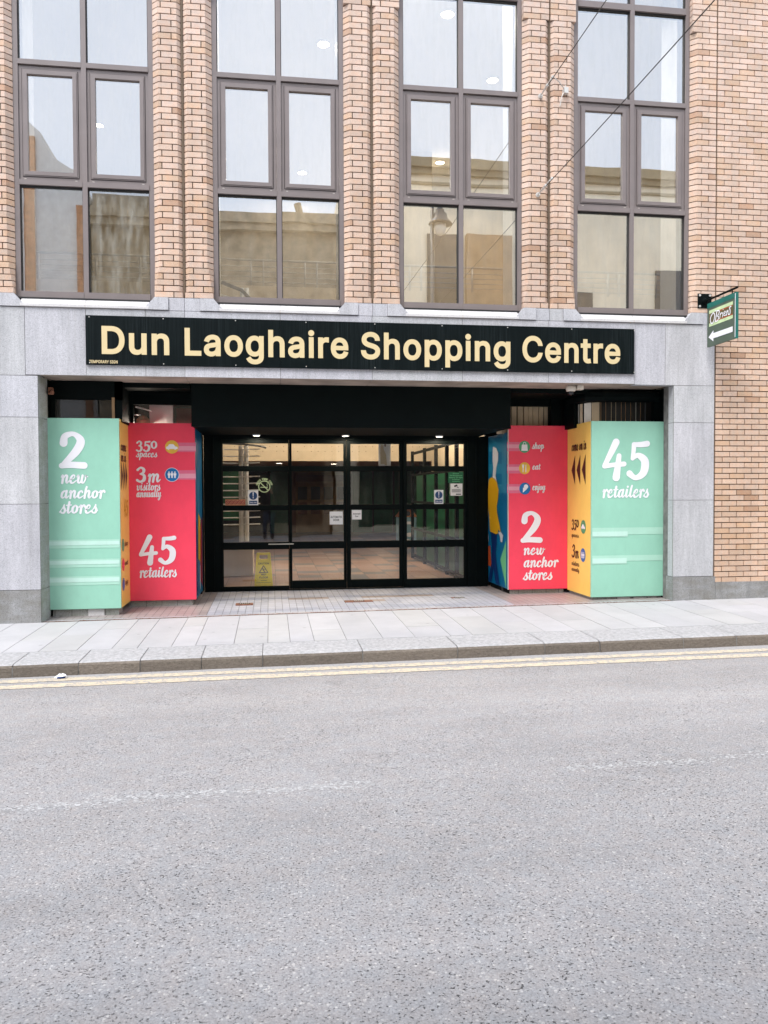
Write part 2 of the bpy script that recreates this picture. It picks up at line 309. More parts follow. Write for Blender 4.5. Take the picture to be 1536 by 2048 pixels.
class MB:
    def __init__(s): s.v, s.f, s.m, s.c = [], [], [], []
    def face(s, pts, m=0, col=(1, 1, 1, 1)):
        i = len(s.v); s.v += [tuple(p) for p in pts]; s.f.append(tuple(range(i, i+len(pts)))); s.m.append(m); s.c.append(col)
    def raw(s, vs, fs, m=0, col=(1, 1, 1, 1)):
        i = len(s.v); s.v += [tuple(p) for p in vs]
        for f in fs: s.f.append(tuple(i+q for q in f)); s.m.append(m); s.c.append(col)
    def box(s, x0, x1, y0, y1, z0, z1, m=0, col=(1, 1, 1, 1)):
        s.raw([(x0, y0, z0), (x1, y0, z0), (x1, y1, z0), (x0, y1, z0), (x0, y0, z1), (x1, y0, z1), (x1, y1, z1), (x0, y1, z1)],
              [(0, 3, 2, 1), (4, 5, 6, 7), (0, 1, 5, 4), (1, 2, 6, 5), (2, 3, 7, 6), (3, 0, 4, 7)], m, col)
    def fbox(s, fr, u0, u1, v0, v1, n0, n1, m=0, col=(1, 1, 1, 1)):
        s.prism(fr, [(u0, v0), (u1, v0), (u1, v1), (u0, v1)], n0, n1, m, col)
    def prism(s, fr, poly, n0, n1, m=0, col=(1, 1, 1, 1)):
        k = len(poly); vs = [fr.p(u, v, n0) for u, v in poly]+[fr.p(u, v, n1) for u, v in poly]
        fs = [tuple(range(k-1, -1, -1)), tuple(range(k, 2*k))]+[(i, (i+1) % k, k+(i+1) % k, k+i) for i in range(k)]
        s.raw(vs, fs, m, col)
    def poly(s, fr, poly, n, m=0): s.face([fr.p(u, v, n) for u, v in poly], m)
    def disc(s, fr, u, v, ru, rv, n, m=0, k=28): s.poly(fr, [(u+ru*math.cos(2*math.pi*i/k), v+rv*math.sin(2*math.pi*i/k)) for i in range(k)], n, m)
    def tube(s, pts, r, k=8, m=0, caps=True):
        pts = [Vector(p) for p in pts]; rs = r if isinstance(r, (list, tuple)) else [r]*len(pts); rings = []
        for i, p in enumerate(pts):
            t = (pts[min(i+1, len(pts)-1)]-pts[max(i-1, 0)]).normalized()
            a = t.orthogonal().normalized() if i == 0 else (rings[-1][1]-t*rings[-1][1].dot(t)).normalized()
            rings.append((p, a, t.cross(a), rs[i]))
        vs = [p+(a*math.cos(2*math.pi*j/k)+b_*math.sin(2*math.pi*j/k))*rr for p, a, b_, rr in rings for j in range(k)]
        fs = [(i*k+j, i*k+(j+1) % k, (i+1)*k+(j+1) % k, (i+1)*k+j) for i in range(len(pts)-1) for j in range(k)]
        if caps: fs += [tuple(range(k-1, -1, -1)), tuple(range((len(pts)-1)*k, len(pts)*k))]
        s.raw(vs, fs, m)
    def lathe(s, prof, cx, cy, k=24, m=0):
        vs = [(cx+r*math.cos(2*math.pi*j/k), cy+r*math.sin(2*math.pi*j/k), z) for r, z in prof for j in range(k)]
        fs = [(i*k+j, i*k+(j+1) % k, (i+1)*k+(j+1) % k, (i+1)*k+j) for i in range(len(prof)-1) for j in range(k)]
        fs += [tuple(range(k-1, -1, -1)), tuple(range((len(prof)-1)*k, len(prof)*k))]
        s.raw(vs, fs, m)
    def stroke(s, fr, pts, w, n, m=0, k=7):
        """a brush stroke of width w(t) or list, round ended, lying on the frame"""
        P = catmull(pts, k) if len(pts) > 2 else [tuple(pts[0]), tuple(pts[1])]
        if isinstance(w, (list, tuple)):
            ws = [x[0] for x in catmull([(q,) for q in w], k)] if len(pts) > 2 else list(w)
        else: ws = [w]*len(P)
        Lf, Rt = [], []
        for i, p in enumerate(P):
            a, b_ = P[max(i-1, 0)], P[min(i+1, len(P)-1)]
            dx, dy = b_[0]-a[0], b_[1]-a[1]; l = math.hypot(dx, dy) or 1
            hw = ws[i]/2; Lf.append((p[0]-dy/l*hw, p[1]+dx/l*hw)); Rt.append((p[0]+dy/l*hw, p[1]-dx/l*hw))
        vs = [fr.p(u, v, n) for u, v in Lf]+[fr.p(u, v, n) for u, v in Rt]; q = len(P)
        s.raw(vs, [(i, q+i, q+i+1, i+1) for i in range(q-1)], m)
        for e, (i, sg) in enumerate(((0, 1), (q-1, -1))):
            cx, cy = P[i]; r = ws[i]/2; a0 = math.atan2(Lf[i][1]-cy, Lf[i][0]-cx)
            s.poly(fr, [(cx+r*math.cos(a0+sg*math.pi*j/8), cy+r*math.sin(a0+sg*math.pi*j/8)) for j in range(9)], n+.00004*(e+1), m)
    def cut(s):
        if not hasattr(s, 'k'): s.k = []
        s.k.append((len(s.v), len(s.f)))
    def build_cut(s, name, mats, parent):
        """one mesh for each run of faces between cuts"""
        v0 = f0 = 0; s.cut()
        for v1, f1 in s.k:
            if f1 > f0:
                q = MB(); q.v = s.v[v0:v1]; q.f = [tuple(i-v0 for i in f) for f in s.f[f0:f1]]; q.m = s.m[f0:f1]; q.c = s.c[f0:f1]; q.build(name, mats, parent)
            v0, f0 = v1, f1
    def build(s, name, mats, parent=None, smooth=False, bevel=0):
        me = bpy.data.meshes.new(name); me.from_pydata(s.v, [], s.f)
        if not isinstance(mats, (list, tuple)): mats = [mats]
        for x in mats: me.materials.append(M[x] if isinstance(x, str) else x)
        me.polygons.foreach_set('material_index', s.m)
        if any(c_ != (1, 1, 1, 1) for c_ in s.c):
            at_ = me.color_attributes.new('tint', 'FLOAT_COLOR', 'CORNER'); buf = []
            for pl, c_ in zip(me.polygons, s.c): buf += list(c_)*pl.loop_total
            at_.data.foreach_set('color', buf)
        if smooth: me.polygons.foreach_set('use_smooth', [True]*len(me.polygons))
        me.update(); o = bpy.data.objects.new(name, me); C.objects.link(o)
        if bevel:
            bm_ = o.modifiers.new('bevel', 'BEVEL'); bm_.width = bevel; bm_.segments = 2; bm_.limit_method = 'ANGLE'
        if parent: o.parent = parent
        return o
def tag(o, label=None, cat=None, group=None, kind=None):
    for k, v in (('label', label), ('category', cat), ('group', group), ('kind', kind)):
        if v: o[k] = v
    return o
def thing(name, label, cat, group=None):
    o = bpy.data.objects.new(name, None); C.objects.link(o); return tag(o, label, cat, group)

# sans lettering: grotesque outlines in thousandths of the type size (advance, contours), thickened to bold
GLYPH = {
 'A': (514, ['16 0 201 509 276 509 463 0 395 0 287 302 282 317 276 334 270 352 264 372 257 394 250 420 241 447 232 478 245 478 236 447 228 419 220 393 213 371 191 302 85 0', '110 142 110 199 370 199 370 142']),
 'C': (544, ['267 -7 235 -5 205 1 177 11 150 25 126 42 104 63 86 88 70 115 57 146 48 179 42 215 40 254 42 293 48 329 57 362 70 393 86 421 104 445 126 466 150 484 177 498 205 508 235 514 267 516 286 515 305 513 323 509 340 504 357 498 373 490 388 481 402 471 415 460 427 447 438 433 448 418 456 402 463 385 469 367 473 348 408 348 405 361 401 373 395 384 389 395 382 404 375 413 366 421 357 428 348 435 337 440 327 445 315 449 304 452 292 454 280 455 267 456 245 454 223 450 203 443 184 432 166 419 150 403 137 385 125 364 116 340 109 314 105 285 103 254 105 223 109 194 116 168 125 145 137 123 151 105 166 89 184 76 203 66 223 59 245 54 267 53 280 53 292 55 304 57 315 60 327 64 337 69 348 74 357 81 366 88 375 96 382 105 389 114 395 125 401 136 405 148 408 160 473 160 469 142 463 124 457 107 448 91 438 76 428 62 416 49 402 38 388 28 373 19 357 11 341 5 323 0 305 -4 286 -6']),
 'D': (536, ['219 0 96 0 96 57 215 57 244 58 272 63 296 70 318 81 337 94 354 110 368 128 379 149 388 172 394 198 398 226 399 255 398 285 394 312 388 337 379 361 368 381 354 399 338 415 320 428 299 438 275 446 249 450 221 452 93 452 93 509 225 509 261 507 294 501 325 492 353 478 377 461 399 441 418 418 433 391 446 361 455 329 460 293 462 255 460 217 455 181 446 149 433 119 417 92 398 68 376 48 351 31 322 17 291 8 256 2', '125 509 125 0 60 0 60 509']),
 'E': (453, ['60 0 60 509 372 509 372 452 125 452 125 286 355 286 355 229 125 229 125 57 375 57 375 0']),
 'F': (444, ['60 0 60 509 369 509 369 452 125 452 125 278 346 278 346 221 125 221 125 0']),
 'G': (554, ['269 -7 236 -5 205 1 176 11 149 25 125 43 104 64 85 88 69 116 57 146 47 179 42 215 40 254 42 293 47 329 57 362 69 393 85 421 103 445 125 466 149 484 175 498 203 508 233 514 265 516 285 515 304 513 322 509 340 504 358 497 374 489 389 480 403 469 416 458 429 445 439 431 449 416 458 401 465 384 470 367 474 349 408 349 404 361 399 372 393 383 387 393 380 403 373 411 365 420 356 427 347 434 337 439 326 444 315 448 304 452 291 454 279 455 265 456 243 454 222 450 202 443 183 432 166 419 150 404 137 385 125 364 116 340 109 314 105 285 103 254 105 223 109 194 116 168 125 145 137 124 151 105 166 90 184 76 203 66 224 59 246 54 269 53 290 54 309 57 328 63 345 71 360 81 374 93 386 107 396 123 404 141 410 160 414 180 415 202 434 199 283 199 283 256 478 256 478 200 476 170 471 141 463 115 451 91 436 69 419 50 399 33 377 19 352 8 326 0 298 -5']),
 'H': (551, ['60 0 60 509 125 509 125 289 392 289 392 509 457 509 457 0 392 0 392 232 125 232 125 0']),
 'I': (334, ['31 0 31 57 118 57 118 452 31 452 31 509 269 509 269 452 183 452 183 57 269 57 269 0']),
 'K': (501, ['104 145 104 216 148 272 157 282 165 293 174 303 212 344 364 509 448 509 231 276 228 276', '60 0 60 509 125 509 125 334 124 225 125 193 125 0', '372 0 188 259 228 309 449 0']),
 'L': (427, ['60 0 60 509 125 509 125 57 361 57 361 0']),
 'M': (662, ['60 0 60 509 152 509 277 187 322 49 307 49 352 187 476 509 568 509 568 0 504 0 504 291 507 457 513 457 456 291 342 0 286 0 170 291 112 457 119 457 122 291 122 0']),
 'N': (557, ['60 0 60 509 136 509 343 183 394 94 401 82 407 68 414 55 405 54 403 68 402 81 401 95 401 108 399 195 399 509 463 509 463 0 387 0 202 290 108 452 119 454 125 291 125 0']),
 'O': (567, ['267 -7 235 -5 205 1 177 11 150 25 126 42 105 63 86 88 70 115 57 146 48 179 42 215 40 254 42 293 48 329 57 362 70 393 86 421 105 445 126 466 150 484 177 498 205 508 235 514 267 516 299 514 329 508 357 498 384 484 408 466 429 445 448 421 464 393 477 362 486 329 491 293 493 254 491 215 486 179 477 146 464 115 448 88 429 63 408 42 384 25 357 11 329 1 299 -5', '267 53 289 54 310 59 330 66 349 76 367 89 383 105 396 123 408 144 418 168 425 194 429 223 430 254 429 286 425 314 418 341 408 365 396 386 383 404 367 420 349 433 330 443 310 450 289 454 267 456 245 454 223 450 203 443 184 433 167 420 151 404 137 385 125 364 116 340 109 314 105 285 103 254 105 223 109 194 116 168 125 144 137 123 151 105 167 89 184 76 203 66 223 59 245 54']),
 'P': (479, ['60 0 60 509 235 509 263 507 289 503 312 497 332 487 350 476 366 462 379 447 390 430 398 411 404 391 407 370 409 348 407 325 404 304 398 284 390 265 379 248 366 233 350 219 332 207 312 198 289 191 263 187 235 186 109 186 109 242 233 242 252 243 269 246 284 250 297 256 308 264 318 272 327 282 333 294 338 306 342 319 344 333 344 348 344 362 342 376 338 389 333 402 326 413 318 423 308 431 297 439 284 444 268 449 251 451 232 452 125 452 125 0']),
 'R': (483, ['60 0 60 509 236 509 264 507 290 504 313 497 333 489 351 478 367 465 380 450 390 433 399 415 405 395 408 374 409 352 408 330 405 309 399 290 390 271 380 255 367 240 351 228 333 217 312 209 289 203 264 199 236 198 96 198 96 255 234 255 252 256 269 258 284 262 298 267 309 273 319 281 327 290 334 300 339 312 342 324 344 338 345 352 344 367 342 380 339 393 334 405 327 415 319 425 309 433 298 440 284 445 269 449 252 451 233 452 125 452 125 0', '353 0 230 229 303 229 428 0']),
 'S': (481, ['224 -9 197 -8 172 -4 149 1 128 9 108 19 91 31 76 45 64 60 54 77 46 96 41 115 38 137 104 137 107 123 110 110 116 98 123 88 132 79 142 71 154 64 166 59 180 55 194 52 209 50 224 49 241 50 257 52 272 55 286 60 299 66 311 74 321 82 329 92 336 102 341 114 345 126 346 139 345 151 342 161 338 171 332 179 325 186 316 193 307 199 296 205 284 209 272 214 259 218 245 222 184 239 154 249 128 260 105 274 86 289 71 307 60 326 54 348 52 372 53 393 58 413 65 431 75 448 87 463 102 476 119 488 138 498 158 506 180 511 203 514 227 516 252 514 275 511 296 505 316 498 334 488 351 476 365 463 377 449 387 433 394 415 399 397 401 378 337 378 334 396 326 412 316 426 302 437 286 447 267 453 247 457 225 459 209 458 194 456 180 452 167 448 156 442 145 435 136 427 129 418 123 409 118 398 116 387 115 376 116 363 119 352 124 342 131 334 139 326 148 319 158 313 169 308 180 304 191 300 202 296 212 293 264 279 276 276 287 272 299 268 312 264 324 258 336 252 347 245 359 238 369 229 379 220 387 209 395 198 401 185 405 171 407 155 408 139 407 118 403 99 396 81 386 64 374 48 360 34 343 21 323 11 302 2 278 -4 252 -8']),
 'T': (483, ['32 452 32 509 417 509 417 452 257 452 257 0 193 0 193 452']),
 'U': (551, ['259 -8 230 -7 203 -2 177 5 154 15 133 28 114 43 98 60 85 80 74 101 66 124 62 148 60 173 60 509 124 509 124 178 125 160 128 144 133 128 141 113 150 99 160 87 173 77 187 68 203 61 220 56 239 53 259 52 279 53 298 56 315 61 331 68 345 77 357 87 368 99 377 113 384 128 389 144 392 160 393 178 393 509 457 509 457 173 456 148 451 124 443 101 433 80 419 60 403 43 384 28 363 15 340 5 315 -2 288 -7']),
 'W': (720, ['155 0 16 509 82 509 163 196 197 40 189 40 224 196 306 509 380 509 462 196 497 40 488 40 523 196 603 509 670 509 530 0 455 0 368 323 363 339 359 356 355 373 351 391 347 410 344 431 340 452 336 475 350 475 346 453 342 433 339 413 335 395 331 377 327 359 323 341 318 323 230 0']),
 'Y': (506, ['203 0 203 208 16 509 91 509 192 344 200 331 208 318 215 305 222 292 229 279 236 264 243 248 250 230 224 230 231 248 237 265 244 280 251 293 258 306 265 318 273 331 280 344 381 509 455 509 268 208 268 0']),
 'Z': (472, ['42 0 42 46 273 385 281 396 289 408 298 419 341 476 348 454 332 454 317 453 301 453 223 452 40 452 40 509 397 509 397 462 169 129 160 117 152 105 143 93 97 33 90 54 106 55 121 56 137 56 214 57 399 57 399 0']),
 'a': (423, ['160 -9 142 -8 126 -5 110 -1 94 5 80 12 68 22 57 32 48 45 40 58 35 73 31 90 30 108 31 123 34 138 38 150 43 161 50 171 58 179 67 187 78 193 89 199 100 203 112 207 125 211 138 213 152 216 165 218 178 220 234 227 244 228 252 230 259 232 265 235 270 238 273 243 275 248 275 268 273 279 271 288 267 297 262 304 256 311 248 317 240 322 230 326 220 329 208 330 196 331 183 330 171 329 159 326 149 322 140 318 132 313 124 307 118 301 112 294 107 288 103 281 100 274 41 291 48 308 57 322 67 335 79 346 91 355 104 364 118 370 133 375 148 379 163 382 179 384 194 384 204 384 215 383 227 382 239 379 251 376 263 372 275 367 286 360 296 353 306 343 315 333 322 320 329 306 333 290 336 272 337 251 337 0 277 0 277 52 272 52 269 45 264 38 258 32 252 25 244 18 236 12 226 6 215 1 203 -3 190 -6 176 -8', '170 45 187 46 202 49 216 53 228 59 239 66 248 74 257 83 263 93 269 104 272 115 275 126 276 138 276 190 273 188 270 186 265 184 165 166 154 164 144 162 134 159 125 155 117 150 110 145 103 139 98 132 95 124 93 115 92 105 92 95 94 87 98 79 102 72 107 66 114 61 121 56 130 52 139 49 149 47 159 46']),
 'c': (430, ['207 -8 182 -7 159 -2 137 6 117 16 98 30 82 46 68 64 56 85 46 108 40 133 36 159 34 187 36 216 40 243 46 268 56 291 68 312 82 330 98 346 117 360 137 371 159 378 182 383 207 384 221 384 234 383 247 380 260 377 272 373 284 368 295 362 305 356 315 349 324 341 332 332 340 322 347 312 353 301 358 289 362 277 303 262 301 269 298 276 294 283 290 289 286 295 281 301 276 306 270 311 264 315 257 319 250 322 242 325 234 327 226 329 217 329 207 330 189 329 173 325 158 319 145 310 134 300 124 287 115 274 108 258 103 242 99 224 97 206 96 187 97 169 99 151 103 134 108 117 115 102 124 89 134 76 145 66 158 57 173 51 189 48 207 46 217 47 226 48 234 49 243 52 250 54 258 58 264 62 271 66 277 71 282 76 287 82 292 89 296 95 299 102 302 110 304 117 363 102 359 90 354 78 348 67 341 56 334 46 325 37 316 29 306 21 296 15 285 9 273 4 261 -1 248 -4 235 -6 221 -8']),
 'd': (458, ['195 -8 172 -7 151 -2 130 5 111 16 94 29 79 45 66 64 55 84 46 108 39 133 35 160 34 189 35 218 39 245 46 270 55 293 66 313 79 332 95 347 112 361 131 371 151 378 173 383 196 384 213 384 228 381 241 378 253 373 263 367 272 360 280 353 287 346 293 338 298 331 303 325 306 319 311 319 311 509 372 509 372 0 313 0 313 59 307 59 303 53 298 46 293 39 287 31 280 24 272 17 263 10 252 4 241 -1 227 -5 212 -7', '205 47 221 48 236 51 250 57 263 65 274 75 284 86 293 100 299 115 305 132 309 150 311 169 312 189 311 210 309 229 305 247 300 263 293 278 284 291 275 302 263 312 251 320 237 325 221 329 205 330 187 329 172 325 157 319 145 311 133 301 124 290 115 276 108 261 103 245 99 227 97 209 96 189 97 170 99 151 103 133 109 117 115 101 124 88 134 76 145 66 158 57 172 51 188 48']),
 'e': (438, ['212 -8 185 -7 161 -2 138 6 117 16 98 30 82 46 68 64 56 85 46 108 40 132 35 159 34 187 35 215 39 242 46 267 55 290 67 311 81 329 97 346 115 359 135 370 157 378 180 383 205 384 221 384 236 382 251 379 266 374 280 368 294 361 307 351 319 341 331 329 341 315 350 299 357 282 363 263 368 242 370 219 371 194 371 169 75 169 75 221 338 221 310 202 309 220 307 237 303 254 298 269 291 282 283 294 273 305 263 314 250 321 237 326 222 329 205 330 189 329 173 326 159 321 146 313 135 304 125 294 116 282 109 270 103 256 99 241 97 226 96 211 96 178 97 157 100 139 104 122 110 106 118 92 128 80 139 70 151 61 165 55 179 50 195 47 212 46 224 47 234 48 244 50 254 53 263 56 271 61 278 66 285 73 292 80 297 88 302 96 306 105 365 91 360 77 353 63 345 51 335 39 324 29 311 19 298 11 283 4 266 -1 249 -5 231 -7']),
 'f': (288, ['228 379 228 327 6 327 6 379', '81 0 81 432 82 447 84 461 89 474 96 486 104 496 113 505 124 513 135 519 148 524 161 527 174 529 187 530 197 530 207 529 215 528 222 527 243 521 227 468 195 474 182 473 171 470 162 466 154 460 149 452 145 443 142 431 142 419 142 0']),
 'g': (459, ['207 -151 187 -150 168 -148 150 -144 134 -140 119 -134 105 -127 93 -119 82 -110 73 -101 64 -91 57 -80 51 -69 101 -41 106 -47 110 -53 116 -59 122 -66 128 -72 136 -78 145 -83 154 -88 165 -92 178 -95 192 -97 207 -97 229 -96 249 -92 267 -85 282 -75 295 -62 304 -47 310 -28 311 -6 311 68 306 68 302 62 298 56 293 49 287 41 280 34 272 28 263 21 252 16 241 11 227 8 212 5 195 5 173 6 152 10 132 17 113 27 95 39 80 53 67 71 55 90 46 112 39 136 35 163 34 191 35 220 39 246 46 271 55 293 66 314 80 332 95 347 112 361 131 371 152 378 173 383 196 384 213 384 228 382 242 378 253 373 264 367 273 360 281 353 288 346 294 338 299 331 304 325 308 319 313 319 313 379 372 379 372 -9 371 -32 367 -54 360 -73 350 -90 338 -104 324 -117 308 -127 291 -136 271 -142 251 -147 229 -150', '205 59 222 60 237 63 251 68 264 75 275 84 285 95 293 107 300 121 305 137 309 154 312 172 312 193 312 212 309 231 305 248 300 264 293 278 285 291 275 303 264 312 251 320 237 325 222 329 205 330 188 329 172 325 158 320 145 312 134 302 124 290 115 277 109 262 103 246 99 229 97 212 96 193 97 173 99 155 103 138 109 123 116 108 124 96 134 85 145 76 158 68 172 63 188 60']),
 'h': (444, ['114 227 114 0 53 0 53 509 114 509 114 287 102 287 112 312 124 332 137 349 152 362 169 372 187 379 207 383 227 384 246 383 264 380 280 376 295 369 309 360 321 349 332 336 341 321 348 304 353 285 356 264 357 240 357 0 296 0 296 235 295 256 290 275 283 291 273 304 260 315 246 323 229 328 210 329 197 328 184 326 172 322 161 317 150 311 141 303 133 293 126 283 121 271 117 257 114 243']),
 'i': (201, ['53 0 53 379 114 379 114 0', '84 443 75 444 67 446 60 449 54 455 48 461 44 468 42 475 41 483 42 491 44 499 48 506 54 512 60 517 67 521 75 523 84 524 92 523 100 521 107 517 114 512 119 506 123 499 126 491 126 483 126 475 123 468 119 461 114 455 107 449 100 446 92 444']),
 'l': (223, ['139 -2 119 -1 101 3 86 10 74 20 65 33 58 47 54 65 53 84 53 509 114 509 114 99 114 87 115 77 117 68 120 62 124 58 130 54 137 53 146 52 170 54 181 3']),
 'm': (644, ['53 0 53 379 112 379 112 295 108 295 112 310 118 323 125 335 132 346 141 355 151 363 161 370 172 376 183 380 195 384 207 386 219 386 239 385 257 380 273 372 287 361 299 347 309 331 316 314 321 295 312 295 317 308 322 321 329 332 337 343 347 353 357 361 368 369 381 375 394 380 407 383 422 385 437 386 453 385 468 383 483 378 497 372 510 364 522 354 532 342 541 328 548 313 553 296 556 276 557 255 557 0 496 0 496 254 494 273 490 289 483 302 473 313 460 321 447 326 433 329 419 330 406 330 395 328 384 324 374 320 365 314 358 307 351 299 345 290 341 280 338 270 336 259 335 247 335 0 274 0 274 260 273 275 269 288 262 301 253 311 242 320 229 326 215 329 199 330 188 330 178 328 168 325 158 320 148 314 140 307 132 299 126 289 121 278 117 266 114 253 114 238 114 0']),
 'n': (444, ['114 227 114 0 53 0 53 379 112 379 112 287 102 287 112 312 124 332 137 349 152 362 169 372 187 379 207 383 227 384 246 383 264 380 280 376 295 369 309 360 321 349 332 336 341 321 348 304 353 285 356 264 357 240 357 0 296 0 296 235 295 256 290 275 283 291 273 304 260 315 246 323 229 328 210 329 197 328 184 326 172 322 161 317 150 311 141 303 133 293 126 283 121 271 117 257 114 243']),
 'o': (449, ['207 -8 182 -7 159 -2 137 6 117 16 98 30 82 46 68 64 56 85 46 108 40 133 36 159 34 187 36 216 40 243 46 268 56 291 68 312 82 330 98 346 117 360 137 371 159 378 182 383 207 384 233 383 256 378 278 371 299 360 317 346 333 330 347 312 359 291 369 268 376 243 380 216 381 187 380 159 376 133 369 108 359 85 347 64 333 46 317 30 299 16 278 6 256 -2 233 -7', '207 46 226 48 242 51 257 57 270 66 282 76 292 89 300 102 307 117 312 134 316 151 318 169 319 187 318 206 316 224 312 242 307 258 300 274 292 287 282 300 270 310 257 319 242 325 226 329 207 330 189 329 173 325 158 319 145 310 134 300 124 287 115 274 108 258 103 242 99 224 97 206 96 187 97 169 99 151 103 134 108 117 115 102 124 89 134 76 145 66 158 57 173 51 189 48']),
 'p': (458, ['53 -143 53 379 112 379 112 319 118 319 122 325 126 331 131 338 137 346 144 353 152 360 161 367 171 373 183 378 197 381 212 384 229 384 252 383 274 378 294 371 313 361 330 347 345 332 359 313 370 293 379 270 385 245 389 218 390 189 389 160 385 133 379 108 370 84 359 64 346 45 330 29 313 16 294 5 274 -2 252 -7 229 -8 213 -7 198 -5 184 -1 173 4 162 10 153 17 145 24 138 31 132 39 127 46 122 53 118 59 114 59 114 -143', '220 47 237 48 253 51 267 57 279 66 291 76 301 88 309 101 316 117 321 133 325 151 327 170 328 189 327 209 325 227 321 245 316 261 309 276 301 290 291 301 280 311 267 319 253 325 237 329 220 330 203 329 188 325 174 320 161 312 150 302 140 291 132 278 125 263 120 247 116 229 113 210 113 189 113 169 116 150 120 132 125 115 132 100 140 86 150 75 162 65 174 57 188 51 204 48']),
 'r': (293, ['53 0 53 379 112 379 112 321 115 321 122 335 130 347 140 358 152 367 166 375 181 380 196 384 213 385 243 384 243 322 207 326 194 325 182 323 170 319 159 315 149 309 140 301 132 293 126 284 121 273 117 262 114 250 114 237 114 0']),
 's': (399, ['182 -8 163 -7 145 -5 128 -2 112 3 98 10 84 18 72 27 62 38 53 50 45 63 40 78 36 94 94 107 99 92 105 79 114 69 124 60 136 54 150 49 165 46 181 45 200 46 217 50 232 55 244 62 255 71 262 81 267 91 268 103 267 112 265 121 260 129 254 136 246 142 237 147 225 151 212 155 149 170 125 177 104 186 87 196 72 208 61 222 53 237 48 255 47 274 48 290 51 305 57 319 65 332 75 343 87 354 100 363 115 370 131 377 149 381 167 384 187 384 206 384 223 381 239 378 254 372 267 366 279 358 290 349 299 339 307 328 314 316 319 303 324 290 268 277 264 288 258 298 251 307 243 316 232 323 219 328 205 331 187 333 171 332 156 329 143 324 131 317 121 308 114 299 110 289 109 277 110 267 112 258 117 250 124 243 133 237 144 232 157 227 172 223 229 209 254 202 275 194 292 183 306 171 317 158 325 142 330 125 331 107 330 90 326 75 321 61 312 47 302 35 290 24 276 15 260 6 242 0 223 -5 203 -7']),
 't': (261, ['204 379 204 327 6 327 6 379', '65 471 126 471 126 98 127 86 128 76 132 68 136 61 142 56 150 53 159 51 170 50 202 54 213 2 168 -4 145 -3 125 2 107 10 92 21 80 35 72 52 67 71 65 93']),
 'u': (444, ['182 -5 164 -4 146 -1 130 4 115 11 101 20 89 31 78 44 69 59 62 76 57 95 54 116 53 139 53 379 114 379 114 144 115 123 119 105 127 89 137 75 150 64 164 56 181 52 200 50 213 51 226 53 238 57 249 62 259 69 268 77 276 86 283 97 289 109 293 122 295 137 296 153 296 379 357 379 357 0 298 0 298 92 307 92 297 67 286 47 272 30 257 17 240 7 222 0 203 -4']),
 'v': (423, ['163 0 17 379 84 379 165 155 171 138 177 121 182 104 187 87 191 70 196 53 201 37 206 21 184 21 189 37 194 53 198 70 207 104 213 121 218 138 224 155 305 379 371 379 226 0']),
}

_gl = {}
def glyph(ch, grow=.0215):
    """(advance, [(verts, faces)]): contours pushed outwards, then filled band by band where the winding is not zero"""
    if ch in _gl: return _gl[ch]
    adv, loops = GLYPH[ch]; LP = []
    for t_ in loops:
        q = [int(x)/1000 for x in t_.split()]; LP.append(list(zip(q[::2], q[1::2])))
    area = lambda l: sum(p[0]*q[1]-q[0]*p[1] for p, q in zip(l, l[1:]+l[:1]))/2
    sg = 1 if area(max(LP, key=lambda l: abs(area(l)))) > 0 else -1
    out = []
    for l in LP:
        o = []
        for i, p in enumerate(l):
            a_, c_ = l[i-1], l[(i+1) % len(l)]
            d1 = Vector((p[0]-a_[0], p[1]-a_[1])).normalized(); d2 = Vector((c_[0]-p[0], c_[1]-p[1])).normalized()
            n1 = Vector((d1.y, -d1.x))*sg; n2 = Vector((d2.y, -d2.x))*sg; m_ = n1+n2
            k = grow*2/max(m_.dot(m_), .8); o.append((p[0]+m_.x*k, p[1]+m_.y*k))
        out.append(o)
    E_ = [(p, q) for l in out for p, q in zip(l, l[1:]+l[:1]) if abs(p[1]-q[1]) > 1e-9]
    ys = {round(p[1], 6) for p, _ in E_}
    for i, (p, q) in enumerate(E_):
        for r, t_ in E_[i+1:]:
            d = (q[0]-p[0])*(t_[1]-r[1])-(q[1]-p[1])*(t_[0]-r[0])
            if abs(d) > 1e-12:
                u_ = ((r[0]-p[0])*(t_[1]-r[1])-(r[1]-p[1])*(t_[0]-r[0]))/d; v_ = ((r[0]-p[0])*(q[1]-p[1])-(r[1]-p[1])*(q[0]-p[0]))/d
                if 0 < u_ < 1 and 0 < v_ < 1: ys.add(round(p[1]+u_*(q[1]-p[1]), 6))
    ys = sorted(ys); vs, fs = [], []
    X = lambda e, y: e[0][0]+(e[1][0]-e[0][0])*(y-e[0][1])/(e[1][1]-e[0][1])
    for y0, y1 in zip(ys, ys[1:]):
        if y1-y0 < 1e-5: continue
        ym = (y0+y1)/2; hit = sorted((X(e, ym), 1 if e[1][1] > e[0][1] else -1, i) for i, e in enumerate(E_) if min(e[0][1], e[1][1]) < ym < max(e[0][1], e[1][1]))
        wn = 0; st = None
        for x, w_, i in hit:
            if wn == 0: st = i
            wn += w_
            if wn == 0:
                k = len(vs); vs += [(X(E_[st], y0), y0), (X(E_[i], y0), y0), (X(E_[i], y1), y1), (X(E_[st], y1), y1)]; fs.append((k, k+1, k+2, k+3))
    _gl[ch] = (adv/1000, [(vs, fs)]); return _gl[ch]
